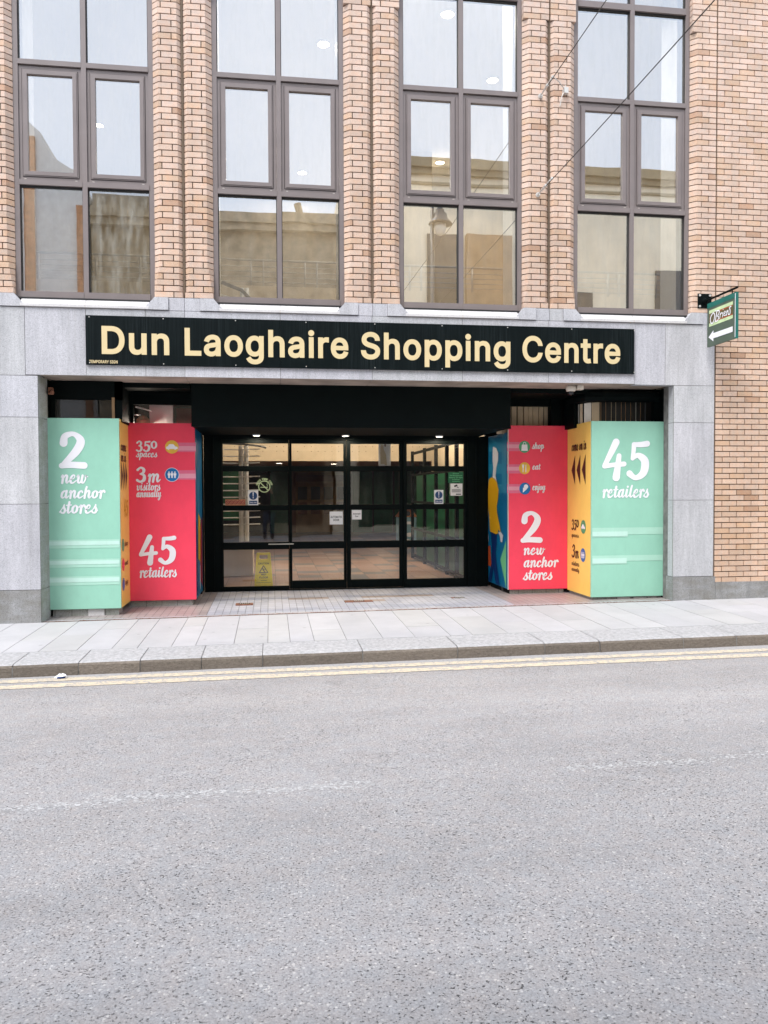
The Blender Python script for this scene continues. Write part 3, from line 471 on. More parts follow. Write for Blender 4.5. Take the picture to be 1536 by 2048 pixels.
def sans(mb, fr, text, u0, u1, v0, cap, n, m=0, bold=.0):
    pen = 0; items = []
    for ch in text:
        if ch == ' ': pen += .21; continue
        adv, res = glyph(ch); items.append((pen, res)); pen += adv
    hs_ = [y for vs, _ in glyph('H')[1] for _x, y in vs]; hb, ht = min(hs_), max(hs_)
    xa = min(p+x for p, res in items for vs, _ in res for x, y in vs); xb = max(p+x for p, res in items for vs, _ in res for x, y in vs)
    for p, res in items:
        for k, (vs, fs) in enumerate(res):
            mb.raw([fr.p(u0+(p+x-xa)/(xb-xa)*(u1-u0), v0+(y-hb)/(ht-hb)*cap, n+.00015*k) for x, y in vs], fs, m)

# brush script: letters as strokes, x-height 1 ; T thick, H hair
T, H = .275, .115
GL = {
 'n': (.98, [([(0, .72), (.1, .97), (.2, .8), (.2, 0)], [H, .2, T, T]), ([(.22, .45), (.44, .95), (.64, .86), (.63, .25), (.74, .02), (.96, .3)], [H, .2, T, T, .2, H])]),
 'e': (.78, [([(.1, .42), (.46, .6), (.5, .92), (.3, .98), (.12, .6), (.18, .08), (.45, .03), (.76, .32)], [H, H, .16, .2, T, .28, .18, H])]),
 'w': (1.2, [([(0, .75), (.12, .97), (.2, .7), (.2, .15), (.42, .04), (.6, .5), (.62, .95)], [H, .2, T, T, .2, .16, H]), ([(.62, .95), (.6, .2), (.8, .02), (1.0, .45), (.96, .95), (1.08, .78), (1.22, .82)], [T, T, .2, .16, .2, H, H])]),
 'a': (.95, [([(.6, .75), (.44, .97), (.16, .75), (.1, .25), (.26, .02), (.48, .25), (.6, .8)], [.16, .18, T, T, .18, H, H]), ([(.62, .97), (.58, .25), (.7, .02), (.94, .3)], [T, T, .2, H])]),
 'c': (.72, [([(.55, .76), (.42, .97), (.16, .72), (.12, .22), (.34, .02), (.72, .32)], [.22, .18, T, T, .2, H])]),
 'h': (.98, [([(.25, 1.5), (.19, 1.0), (.17, 0)], [.24, T, T]), ([(.2, .45), (.42, .95), (.63, .86), (.62, .25), (.74, .02), (.96, .3)], [H, .2, T, T, .2, H])]),
 'o': (.86, [([(.36, .97), (.12, .68), (.14, .2), (.36, .02), (.6, .3), (.58, .76), (.36, .97)], [.18, T, T, .18, T, .26, .18]), ([(.52, .86), (.68, .72), (.88, .84)], [H, H, H])]),
 'r': (.66, [([(0, .72), (.1, .97), (.2, .8), (.2, 0)], [H, .2, T, T]), ([(.22, .45), (.36, .9), (.5, .98), (.6, .8)], [H, .2, .24, .26])]),
 's': (.66, [([(-.06, .12), (.2, .6), (.36, 1.08)], [H, H, H]), ([(.36, 1.05), (.36, .72), (.52, .4), (.44, .06), (.2, .02), (.08, .16)], [.16, T, T, .24, .18, .22]), ([(.46, .1), (.66, .32)], [H, H])]),
 't': (.6, [([(.24, 1.38), (.2, .3), (.32, .02), (.6, .3)], [T, T, .2, H]), ([(-.04, .98), (.5, 1.02)], [.15, .15])]),
 'i': (.52, [([(.16, .97), (.14, .25), (.26, .02), (.52, .3)], [T, T, .2, H]), ([(.2, 1.36), (.21, 1.38)], [.27, .27])]),
 'l': (.54, [([(.23, 1.5), (.16, 1.0), (.14, .3), (.28, .02), (.54, .3)], [.24, T, T, .2, H])]),
 'p': (.88, [([(0, .72), (.1, .97), (.2, .8), (.16, -.68)], [H, .2, T, T]), ([(.2, .5), (.42, .97), (.64, .72), (.6, .2), (.4, .02), (.22, .2)], [H, .2, T, T, .2, H]), ([(.58, .15), (.88, .35)], [H, H])]),
 'v': (.86, [([(0, .75), (.12, .97), (.2, .7), (.22, .15), (.42, .04), (.64, .45), (.6, .95), (.72, .78), (.88, .82)], [H, .2, T, T, .2, .16, .22, H, H])]),
 'm': (1.42, [([(0, .72), (.1, .97), (.2, .8), (.2, 0)], [H, .2, T, T]), ([(.22, .45), (.42, .95), (.62, .84), (.61, 0)], [H, .2, T, T]), ([(.63, .45), (.84, .95), (1.05, .84), (1.04, .25), (1.16, .02), (1.4, .3)], [H, .2, T, T, .2, H])]),
 'u': (.95, [([(.14, .97), (.1, .3), (.26, .02), (.46, .25), (.58, .85)], [T, T, .2, H, H]), ([(.62, .97), (.58, .25), (.7, .02), (.94, .3)], [T, T, .2, H])]),
 'y': (.95, [([(.14, .97), (.1, .3), (.26, .02), (.46, .25), (.58, .85)], [T, T, .2, H, H]), ([(.62, .97), (.56, -.3), (.32, -.68), (.14, -.45), (.5, -.08), (.94, .3)], [T, T, .2, H, H, H])]),
 'j': (.5, [([(.2, .97), (.16, -.4), (-.04, -.68), (-.2, -.45), (.1, -.1), (.5, .3)], [T, T, .2, H, H, H]), ([(.22, 1.36), (.23, 1.38)], [.27, .27])]),
 ' ': (.5, []),
 '2': (1.15, [([(.2, 1.18), (.26, 1.5), (.58, 1.6), (.84, 1.28), (.66, .78), (.16, .14)], [.33, .28, .2, .34, .34, .2]), ([(.14, .13), (.46, .17), (.98, .14)], [.24, .27, .29])]),
 '3': (1.08, [([(.16, 1.34), (.46, 1.6), (.76, 1.38), (.7, 1.02), (.42, .9)], [.26, .2, .32, .26, .16]), ([(.42, .9), (.8, .72), (.78, .24), (.44, .03), (.12, .2)], [.16, .3, .34, .22, .28])]),
 '4': (1.22, [([(.66, 1.6), (.40, 1.1), (.1, .56)], [.32, .27, .2]), ([(.1, .54), (.55, .6), (1.08, .64)], [.2, .2, .22]), ([(.82, 1.0), (.76, .5), (.7, .05)], [.22, .28, .34])]),
 '5': (1.15, [([(.34, 1.5), (.7, 1.5), (1.0, 1.54)], [.2, .24, .26]), ([(.34, 1.5), (.32, 1.2), (.28, .88)], [.22, .2, .18]), ([(.28, .88), (.56, 1.02), (.9, .76), (.84, .26), (.46, .03), (.14, .22)], [.16, .24, .36, .34, .22, .28])]),
 '0': (1.08, [([(.5, 1.6), (.18, 1.3), (.2, .78), (.5, .5), (.82, .8), (.8, 1.34), (.5, 1.6)], [.18, .3, .3, .18, .3, .28, .18])]),
}
def script(mb, fr, text, u0, u1, v0, xh, m=0, n=.004, slant=.14, wt=1.0):
    adv = [GL[ch][0] for ch in text]; tot = sum(adv)+slant*.6
    sx = (u1-u0)/tot; u = 0; k = 0; base = n
    for ch, a in zip(text, adv):
        for pts, ws in GL[ch][1]:
            q = [(u0+(u+x+slant*y)*sx, v0+y*xh) for x, y in pts]
            mb.stroke(fr, q, [x*wt*(xh*.55+sx*.45) for x in ws], base+.00012*(k % 6), m); k += 1
        u += a

exec_parts = []
# ------------------------------------------------------------------ geometry of the street
def gz(x, y): return .0092*(x-2.4)+.04*min(0, max(y, -2.35))/2.35       # pavement
def rz(x, y): return .0092*(x-2.4)-.163+.012*min(3, max(0, -2.35-y))  # carriageway with a little camber
XL, XR = -26.0, 34.0

# road sheet
mb = MB(); ys = [-2.3, -3.2, -4.3, -5.4, -6.6, -7.8, -9.0]; xs = [XL+i*2.0 for i in range(31)]
for i in range(len(xs)-1):
    for j in range(len(ys)-1):
        mb.face([(x, y, rz(x, y)) for x, y in ((xs[i], ys[j+1]), (xs[i+1], ys[j+1]), (xs[i+1], ys[j]), (xs[i], ys[j]))])
tag(mb.build('road', 'asphalt'), kind='structure')
# ground sheet under everything, out to the horizon
mb = MB(); mb.face([(-300, -300, -.62), (300, -300, -.62), (300, 300, -.62), (-300, 300, -.62)])
tag(mb.build('ground', 'asphalt'), kind='structure')

# double yellow lines with frayed edges
for nm, ya, yb in (('inner', -2.50, -2.64), ('outer', -2.745, -2.895)):
    mb = MB(); x = XL; pa, pb = ya, yb
    while x < XR:
        st = .06 if -4 < x < 10 else 1.0
        x2 = x+st; drift = .05*(x2-2.4)/-5 if -6 < x2 < 12 else 0
        na, nb = ya+drift+random.uniform(-.007, .007), yb+drift+random.uniform(-.009, .009)
        if st == 1.0: na, nb = ya+drift, yb+drift
        h = .004
        mb.face([(x, pb, rz(x, pb)+h), (x2, nb, rz(x2, nb)+h), (x2, na, rz(x2, na)+h), (x, pa, rz(x, pa)+h)])
        x, pa, pb = x2, na, nb
    tag(mb.build('road_marking', 'line_yellow'), kind='structure')
# ghost of a broken white centre line: scattered flecks of paint
mb = MB()
for x0, x1, dens in ((-.75, 1.65, 1300), (2.85, 5.2, 700)):
    for _ in range(dens):
        t = random.random(); x = x0+(x1-x0)*t; y = -5.80+.02*(x-1)+.02*math.sin(x*3.1)+random.gauss(0, .03)
        r = random.uniform(.003, .009); k = random.randint(5, 7); a0 = random.random()*6
        z = rz(x, y)+.0008+random.random()*.0006
        mb.face([(x+r*random.uniform(.6, 1.6)*1.3*math.cos(a0+6.283*i/k), y+r*random.uniform(.5, 1.2)*math.sin(a0+6.283*i/k), z) for i in range(k)])
tag(mb.build('road_marking', 'line_white'), kind='structure')

# kerb
KJ = [-1.41, -.80, -.22, .37, .97, 1.98, 2.97, 3.91, 4.52, 5.47, 6.09, 7.0, 7.9]
while KJ[0] > XL: KJ.insert(0, KJ[0]-random.choice([.6, .9, 1.0]))
while KJ[-1] < XR: KJ.append(KJ[-1]+random.choice([.6, .9, 1.0]))
mb = MB()
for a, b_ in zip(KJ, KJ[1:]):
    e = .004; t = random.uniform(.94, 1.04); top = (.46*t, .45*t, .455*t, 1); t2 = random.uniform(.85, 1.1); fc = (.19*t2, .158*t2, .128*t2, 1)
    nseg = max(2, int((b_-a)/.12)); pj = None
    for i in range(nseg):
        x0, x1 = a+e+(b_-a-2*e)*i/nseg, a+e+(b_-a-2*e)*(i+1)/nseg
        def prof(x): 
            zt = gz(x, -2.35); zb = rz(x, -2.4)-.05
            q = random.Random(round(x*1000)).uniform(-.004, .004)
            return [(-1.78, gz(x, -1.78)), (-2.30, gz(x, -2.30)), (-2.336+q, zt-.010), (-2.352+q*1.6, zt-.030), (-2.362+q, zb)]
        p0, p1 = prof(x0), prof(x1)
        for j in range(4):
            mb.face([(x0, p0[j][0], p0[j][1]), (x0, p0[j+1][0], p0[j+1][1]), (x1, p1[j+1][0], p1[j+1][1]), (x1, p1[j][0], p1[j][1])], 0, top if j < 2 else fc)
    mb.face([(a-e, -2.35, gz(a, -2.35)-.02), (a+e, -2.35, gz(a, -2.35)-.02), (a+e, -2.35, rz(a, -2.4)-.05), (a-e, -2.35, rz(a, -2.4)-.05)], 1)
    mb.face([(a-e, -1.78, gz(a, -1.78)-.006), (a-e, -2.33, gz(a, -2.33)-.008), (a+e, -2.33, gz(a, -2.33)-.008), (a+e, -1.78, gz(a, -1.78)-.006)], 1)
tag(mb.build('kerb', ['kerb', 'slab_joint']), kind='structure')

# pavement slabs
SJ = [-1.33, -.95, -.60, -.34, .01, .26, .66, 1.02, 1.26, 1.52, 1.87, 2.27, 2.63, 3.03, 3.28, 3.69, 4.12, 4.5, 4.9, 5.25, 5.6, 6.0, 6.35, 6.8, 7.1, 7.5, 7.95]
while SJ[0] > XL: SJ.insert(0, SJ[0]-random.choice([.26, .36, .4]))
while SJ[-1] < XR: SJ.append(SJ[-1]+random.choice([.26, .36, .4]))
mb = MB()
for a, b_ in zip(SJ, SJ[1:]):
    cuts = [-1.775, -.003]
    if random.random() < (.75 if a > 2.9 else .35): cuts.insert(1, random.uniform(-1.2, -.5))
    for y0, y1 in zip(cuts, cuts[1:]):
        e = .0032; t = random.uniform(.95, 1.05); c_ = (.43*t, .42*t, .425*t*random.uniform(.98, 1.02), 1); dz = random.uniform(-.0012, .0012)
        vs = [(x, y, gz(x, y)+dz) for x, y in ((a+e, y0+e), (b_-e, y0+e), (b_-e, y1-e), (a+e, y1-e))]
        mb.raw(vs+[(x, y, z-.02) for x, y, z in vs], [(0, 1, 2, 3), (0, 4, 5, 1), (1, 5, 6, 2), (2, 6, 7, 3), (3, 7, 4, 0)], 0, c_)
for x in range(int(XL), int(XR)):
    mb.face([(x, -1.79, gz(x, -1.79)-.006), (x+1, -1.79, gz(x+1, -1.79)-.006), (x+1, .02, gz(x+1, 0)-.006), (x, .02, gz(x, 0)-.006)], 1)
tag(mb.build('pavement', ['slab', 'slab_joint']), kind='structure')

# entrance floor of small tiles inside the recess
def fz(x, y): return .0092*(x-2.4)*(1-max(0, min(1, y/2.4)))+.001
mb = MB(); tw, td = .0985, .196
x = -1.84; ix = 0
inserts = [(1.35, 1.95, 1.25, 1.5), (2.35, 2.95, 1.25, 1.5), (3.0, 3.5, 1.35, 1.6), (2.1, 2.7, .9, 1.06)]
while x < 6.62:
    y = .135; iy = 0
    while y < 2.40:
        cx, cy = x+tw/2, y+td/2; t = random.uniform(.93, 1.06)
        c_ = (.40*t, .405*t, .45*t, 1)
        if cx < .23 or cx > 4.35: c_ = (.33*t, .285*t, .275*t, 1)
        for a0, a1, b0, b1 in inserts:
            if a0 < cx < a1 and b0 < cy < b1: c_ = (.30*t, .235*t, .205*t, 1)
        x1, y1 = min(x+tw-.005, 6.62), min(y+td-.005, 2.42)
        mb.face([(x, y, fz(x, y)), (x1, y, fz(x1, y)), (x1, y1, fz(x1, y1)), (x, y1, fz(x, y1))], 0, c_)
        y += td; iy += 1
    x += tw
mb.face([(-1.84, 0, fz(-1.84, 0)-.003), (6.66, 0, fz(6.66, 0)-.003), (6.66, 2.5, -.003), (-1.84, 2.5, -.003)], 1)
for i in range(17):
    xa, xb = -1.79+i*.493, -1.79+(i+1)*.493; t = random.uniform(.92, 1.05)
    mb.face([(xa+.003, .052, fz(xa, .05)), (xb, .052, fz(xb, .05)), (xb, .128, fz(xb, .12)), (xa+.003, .128, fz(xa, .12))], 0, (.42*t, .40*t, .41*t, 1))
tag(mb.build('entrance_floor', ['tile', 'joint']), kind='structure')
# rusty grating along the threshold
mb = MB(); x = -1.78
while x < 6.58:
    st = random.uniform(.012, .03); w_ = random.uniform(.014, .024)
    mb.box(x, x+st*.8, .018, .018+w_, gz(x, 0)-.004, gz(x, 0)+random.uniform(.001, .007)); x += st
mb.face([(-1.79, .004, gz(-1.79, 0)), (6.59, .004, gz(6.59, 0)), (6.59, .05, gz(6.59, 0)), (-1.79, .05, gz(-1.79, 0))], 1)
tag(mb.build('drain_grating', ['drain', 'joint']), 'long rusty drain grating across the threshold of the recessed entrance', 'drain')
for (x, y), lb in zip(((.685, .95), (2.30, .94), (3.80, 1.03)), ('leftmost small square drain cover in the entrance tiles near the red hoarding', 'middle drain cover set in a long brown strip of entrance tile', 'rightmost small square drain cover in the entrance tiles near the blue panel')):
    mb = MB(); wx = .12 if x != 2.30 else .2
    mb.box(x-wx, x+wx, y-.075, y+.075, -.01, .008)
    for i in range(5): mb.box(x-.06+i*.026, x-.06+i*.026+.012, y-.04, y+.04, .0081, .012, 1)
    mb.box(x-.075, x+.075, y-.05, y+.05, .0075, .0095, 2)
    tag(mb.build('drain_cover', ['drain', 'steel', 'gasket']), lb, 'drain cover', 'drain covers in the entrance floor')

# ------------------------------------------------------------------ the shopping centre
SH = thing('shopping_centre', 'tan brick shopping centre with tall windows over a grey granite ground floor', 'building')
ZG = 4.03          # top of the granite
CO = .0765         # brick course
def tint(z):
    """each brick its own shade; paler in the upper courses, tanner lower down"""
    t = random.gauss(1, .05); k = random.random(); h = min(1, max(0, (z-1)/6.5))
    base = (.60+.02*h, .435+.05*h, .325+.08*h)
    mul = (1, 1, 1) if k < .6 else ((1.02, 1.03, 1.06) if k < .82 else ((.95, .9, .82) if k < .97 else (.80, .70, .62)))
    return (base[0]*t*mul[0], base[1]*t*mul[1], base[2]*t*mul[2], 1)
def brick(mb, prof, xa, xb, z0, z1, back=.13):
    """one brick: front follows the pier profile prof [(x,y)...] between xa and xb"""
    def fy(x):
        for (a, ya), (b_, yb) in zip(prof, prof[1:]):
            if a-1e-6 <= x <= b_+1e-6: return ya+(yb-ya)*(x-a)/(b_-a)
        return 0
    j = random.uniform(-.0018, .0018); jz = random.uniform(-.0009, .0009); z0 += jz; z1 += jz
    xs_ = [xa]+[x for x, _ in prof if xa+1e-4 < x < xb-1e-4]+[xb]
    P = [(x, fy(x)+j) for x in xs_]+[(xb, back), (xa, back)]; k = len(P)
    mb.raw([(x, y, z0) for x, y in P]+[(x, y, z1) for x, y in P],
           [tuple(range(k-1, -1, -1)), tuple(range(k, 2*k))]+[(i, (i+1) % k, k+(i+1) % k, k+i) for i in range(k)], 0, tint(z0))
ZSTOP = 7.825; JT = .0118
def pier_half(mb, x0, x1, wside, joints, gap_chamfer=True, ztop=9.55, win=True):
    """x0..x1; wside 'L' or 'R' = the window side"""
    i = 0; z = ZG+.004
    while z < ztop:
        zb = z+CO-JT; ch = .072 if i > 4 else .072*max(.12, (i+.4)/5.5); cg = .048
        if z > ZSTOP-.01: ch = cg = 0.0
        if i < 1: cg = .012
        P = []
        L_ch, R_ch = (ch if wside == 'L' else cg), (cg if wside == 'L' else ch)
        if not gap_chamfer:
            if wside == 'L': R_ch = 0
            else: L_ch = 0
        if L_ch: P += [(x0, L_ch), (x0+L_ch, 0)]
        else: P += [(x0, 0)]
        if R_ch: P += [(x1-R_ch, 0), (x1, R_ch)]
        else: P += [(x1, 0)]
        js = [x0]+[x0+(x1-x0)*q for q in joints[i % 2]]+[x1]
        for a, b_ in zip(js, js[1:]):
            brick(mb, P, a+(JT/2 if a != x0 else 0), b_-(JT/2 if b_ != x1 else 0), z, zb)
        z += CO; i += 1
    # stops where the chamfers end
    mb.box(x0+.012, x1-.012, .062, .12, ZG, ztop, 1); mb.box(x0+.08, x1-.06, .018, .12, ZG, ztop, 1)
HALF = .835
for k in range(-1, 3):
    gx = 2.4*k
    mb = MB()
    pier_half(mb, gx-(1.2-HALF)+.002, gx-.012, 'L', ([.674], [.307]))
    pier_half(mb, gx+.012, gx+(1.2-HALF)-.002, 'R', ([.303], [.645]))
    mb.box(gx-.0118, gx+.0118, .03, .11, ZG, 9.55, 2)
    mb.build('brick_pier', ['brick', 'mortar', 'sealant'], SH)
# plain brick wall to the right of the last window, down to the plinth
mb = MB(); gx = 7.2
pier_half(mb, gx-(1.2-HALF)+.002, gx-.012, 'L', ([.70], [.41]), gap_chamfer=False)
z = .295; i = 0
z0c = ZG+.004-CO*round((ZG-.295)/CO); z = z0c
while z < 9.55:
    x = gx+.012; first = True
    while x < 12:
        ln = (.2205*.49 if (i % 2 == 0 and first) else .2205)
        brick(mb, [(gx, 0), (12.2, 0)], x, x+ln-JT, z, z+CO-JT); x += ln; first = False
    z += CO; i += 1
mb.box(gx+.014, 12, .018, .13, .295, 9.55, 1)
mb.box(gx-.0118, gx+.0118, .018, .11, .295, 9.55, 2)
mb.build('brick_wall', ['brick', 'mortar', 'sealant'], SH)
# brick wall continuing to the left of the photograph
mb = MB(); i = 0; z = ZG+.004
while z < 9.55:
    x = -2.77-.2205*(i % 2)*.5
    while x > -8: brick(mb, [(-9, 0), (-2.7, 0)], x-.2205+JT, x, z, z+CO-JT); x -= .2205
    z += CO; i += 1
mb.box(-8, -2.78, .009, .13, ZG, 9.55, 1); mb.build('brick_wall', ['brick', 'mortar'], SH)
mb = MB(); mb.box(-8, 12, -.12, .3, 9.56, 9.9); mb.box(-8, 12, .02, .3, 9.9, 11.2); mb.box(-8, 12, .31, 12, 10.9, 11.2)
mb.build('parapet', 'granite', SH)

# granite cladding: slabs butted with dark joints behind
OX0, OX1, OT = -1.776, 6.587, 3.034      # opening
mb = MB(); e = .0028
def slab(x0, x1, z0, z1, m=0, y=0.0, d=.15):
    t = random.uniform(.93, 1.05); mb.box(x0+e, x1-e, y+random.uniform(0, .0015), y+d, z0+e, z1-e, m, (t, t*random.uniform(.99, 1.01), t*random.uniform(.98, 1.02), 1))
vj = [-8, -6.5, -5.2, -3.9, -2.98, -1.92, -1.20, -.48, 0, 1.2, 2.39, 3.6, 4.79, 6.02, 6.46, 7.19]
for a, b_ in zip(vj, vj[1:]): slab(a, b_, OT if b_ > -1.3 and a < 6.0 else 3.025, 3.865)
for a, b_ in ((-1.20, -1.776+.0),): pass
slab(-1.92, -1.20, 3.034, 3.034+.0001) if False else None
for xa, xb in ((-8, -6.5), (-6.5, -5.2), (-5.2, -3.9), (-3.9, -2.4), (-2.4, OX0), (OX1, 7.19)):
    slab(xa, xb, 2.512, 3.025); slab(xa, xb, 1.438, 2.512); slab(xa, xb, .372, 1.438)
# strip between lintel band and pier feet
for k in range(-1, 4):
    c0 = -1.2+2.4*(k-1)
xs_p = [(-8, -1.2-HALF-.17)]+[(-1.2+2.4*k+HALF+.17, 1.2+2.4*k-HALF-.17) for k in range(3)]+[(6+HALF+.17, 7.19)]
for a, b_ in xs_p:
    if b_-a < 2: 
        mid = (a+b_)/2; 
        if b_ < 7: slab(a, mid, 3.865, ZG); slab(mid, b_, 3.865, ZG)
        else: slab(a, b_, 3.865, ZG)
    else: slab(a, b_, 3.865, ZG)
mb.box(-8, OX0-.01, .012, .3, -.2, 3.86, 1); mb.box(OX1+.01, 7.19, .012, .3, -.2, 3.86, 1)
mb.box(-8, 7.19, .012, .3, 3.04, 3.86, 1)
mb.build('granite_cladding', ['granite_slab', 'joint'], SH)
mb = MB()
for a, b_ in ((-8, -6.5), (-6.5, -5.2), (-5.2, -3.9), (-3.9, -2.4), (-2.4, OX0), (OX1, 7.22)):
    if a == OX1: mb.build('granite_plinth', 'granite_dark', SH); mb = MB()
    mb.box(a+e, b_-e, -.004, .2, gz(a, 0)-.12, .368)
for a, b_ in ((7.22, 8.12), (8.12, 9.02), (9.02, 9.92), (9.92, 12)): mb.box(a+e, b_-e, -.004, .2, -.1, .288)
mb.build('granite_plinth', 'granite_dark', SH)
# jambs of the opening, a little splayed
for sg in (0, 1):
    mb = MB()
    for z0, z1 in ((-.1, .368), (.372, 1.436), (1.44, 2.510), (2.514, 3.03)):
        if sg == 0: mb.face([(OX0, .002, z0), (OX0, .002, z1), (-1.76, .36, z1), (-1.76, .36, z0)])
        else: mb.face([(6.635, .36, z0), (6.635, .36, z1), (OX1, .002, z1), (OX1, .002, z0)])
    if sg == 0: mb.box(-1.80, -1.772, .3605, .62, -.1, 3.03, 1)
    else: mb.box(6.64, 6.67, .3605, .62, -.1, 3.03, 1)
    mb.build('door_jamb', ['granite_jamb', 'black'], SH)
# soffit slabs
mb = MB()
for a, b_ in ((-1.76, -1.20), (-1.20, 0), (0, 1.2), (1.2, 2.39), (2.39, 3.6), (3.6, 4.79), (4.79, 6.02), (6.02, 6.58)):
    mb.box(a+.004, b_-.004, .012, .63, 3.036, 3.1)
mb.box(-1.77, 6.58, .015, .6, 3.044, 3.09, 1)
mb.build('soffit', ['soffit', 'joint'], SH)

# window sills: sloped bright stone between notched end blocks
for k in range(4):
    cx = -1.2+2.4*k; a, b_ = cx-HALF, cx+HALF; mb = MB()
    s0, s1 = a+.07, b_-.07; nx = .0
    # sloping top, lip, underside
    for u0, u1 in ((s0, cx-.002), (cx+.002, s1)):
        mb.raw([(u0, .08, 4.0), (u1, .08, 4.0), (u1, -.022, 3.905), (u0, -.022, 3.905), (u1, -.022, 3.875), (u0, -.022, 3.875), (u1, .02, 3.868), (u0, .02, 3.868)],
               [(0, 3, 2, 1), (3, 5, 4, 2), (5, 7, 6, 4)], 1)
    for sgn, x0 in ((1, a), (-1, b_)):
        # end block: outer part square to the wall, inner part ramped down to the sill
        o, i_ = x0-sgn*.17, x0+sgn*.11
        q = [(o, 3.872), (o, ZG-.003), (x0-sgn*.0, ZG-.003), (x0+sgn*.02, 4.0), (i_, 3.905), (i_, 3.872)]
        vs = [(x, -.018, z) for x, z in q]+[(x, .1, z) for x, z in q]; n_ = len(q)
        fs = [tuple(range(n_)), tuple(range(2*n_-1, n_-1, -1))]+[(j, n_+j, n_+(j+1) % n_, (j+1) % n_) for j in range(n_)]
        mb.raw(vs, fs if sgn > 0 else [tuple(reversed(f)) for f in fs], 0)
    mb.build('window_sill', ['granite', 'granite_sill'], SH)

# windows
FY = .08
def window(cx, glasses, lab):
    a, b_ = cx-HALF, cx+HALF; W_ = MB()
    def bar(x0, x1, z0, z1, y0=FY, y1=FY+.11, m=0): W_.box(x0, x1, y0, y1, z0, z1, m)
    bar(a, a+.058, 4.0, 9.5); bar(b_-.058, b_, 4.0, 9.5)
    bar(cx-.030, cx+.030, 4.0, 9.5, FY-.006)
    for z0, z1, y in ((4.0, 4.078, FY-.012), (5.383, 5.447, FY-.012), (6.852, 6.912, FY-.010), (8.116, 8.198, FY-.010)):
        bar(a+.058, cx-.030, z0, z1, y); bar(cx+.030, b_-.058, z0, z1, y)
    bar(a-.002, b_+.002, 3.985, 3.999, FY-.03, FY+.1, 1)
    # dark gasket lines
    for x0, x1 in ((a+.058, cx-.030), (cx+.030, b_-.058)):
        for z0, z1 in ((4.078, 5.383), (6.912, 8.116), (8.198, 9.5)):
            for q in ((x0, x0+.009, z0, z1), (x1-.009, x1, z0, z1), (x0+.009, x1-.009, z0, z0+.007), (x0+.009, x1-.009, z1-.02, z1)):
                bar(q[0], q[1], q[2], q[3], FY+.022, FY+.1, 1)
    w_ = W_.build('window', ['frame', 'gasket'], SH); tag(w_, lab)
    for s, (x0, x1) in enumerate(((a+.058, cx-.030), (cx+.030, b_-.058))):
        S_ = MB(); z0, z1 = 5.447, 6.852
        def ring(x0, x1, z0, z1, t, y0, y1, m=0):
            S_.box(x0, x0+t, y0, y1, z0, z1, m); S_.box(x1-t, x1, y0, y1, z0, z1, m); S_.box(x0+t, x1-t, y0, y1, z0, z0+t, m); S_.box(x0+t, x1-t, y0, y1, z1-t, z1, m)
        ring(x0+.002, x1-.002, z0+.002, z1-.012, .036, FY+.016, FY+.10)
        ring(x0+.0385, x1-.0385, z0+.0385, z1-.0485, .006, FY+.03, FY+.09, 1)
        ring(x0+.045, x1-.045, z0+.045, z1-.055, .014, FY+.006, FY+.09)
        ring(x0+.0592, x1-.0592, z0+.0592, z1-.0692, .046, FY-.002, FY+.09)
        S_.box(x0+.06, x0+.085, FY-.008, FY+.006, z0-.001, z0+.008, 2); S_.box(x1-.085, x1-.06, FY-.008, FY+.006, z0-.001, z0+.008, 2)
        S_.build('casement', ['frame', 'gasket', 'steel'], w_)
        for j, (p0, p1, q0, q1) in enumerate(((x0+.004, x1-.004, 4.079, 5.382), (x0+.10, x1-.10, z0+.10, z1-.11), (x0+.004, x1-.004, 6.913, 8.115), (x0+.004, x1-.004, 8.199, 9.49))):
            gm = glasses.get((s, j), 'glass'); P = MB(); ti = random.uniform(-.0016, .0016); tj = random.uniform(-.0012, .0012)
            y = FY+.045 if j != 1 else FY+.03
            xm, zm = (p0+p1)/2, (q0+q1)/2
            P.face([(x, y+(x-xm)*ti+(z_-zm)*tj, z_) for x, z_ in ((p0, q0), (p1, q0), (p1, q1), (p0, q1))])
            P.build('pane', gm, w_)
WL = ['tall brown framed window above the left end of the black sign', 'tall brown framed window second from the left', 'tall brown framed window third from the left', 'tall brown framed window beside the plain brick wall']
for k in range(4): window(-1.2+2.4*k, {(1, 0): 'glass_dirty'} if k == 0 else {}, WL[k])

# upper floor interior behind the windows
mb = MB()
mb.box(-8, 12, .32, 4.2, 3.12, 3.95, 0)
mb.box(-8, 12, 4.2, 9.4, 4.3, 4.55, 0); mb.build('upper_floor', 'cream', SH)
mb = MB(); mb.box(-8, 12, .3, 9.5, 8.75, 8.9); mb.build('ceiling', 'ceiling_white', SH)
mb = MB(); mb.box(-8, -1.7, 9.2, 9.4, 4.55, 8.75, 1); mb.box(-1.7, 3.6, 9.2, 9.4, 4.55, 8.75, 1); mb.box(3.6, 12, 9.2, 9.4, 4.55, 8.75, 0)
mb.box(3.1, 4.5, 6.4, 9.2, 4.55, 8.75, 0); mb.box(-8.1, -8, .3, 9.4, 3.1, 8.75, 1); mb.box(12, 12.1, .3, 9.4, 3.1, 8.75, 0)
mb.build('interior_wall', ['cream', 'olive'], SH)
for k in range(-1, 4):
    mb = MB(); gx = 2.4*k; mb.box(gx-.41, gx+.41, .34, .8, 3.96, 8.75); mb.build('column', 'white', SH)
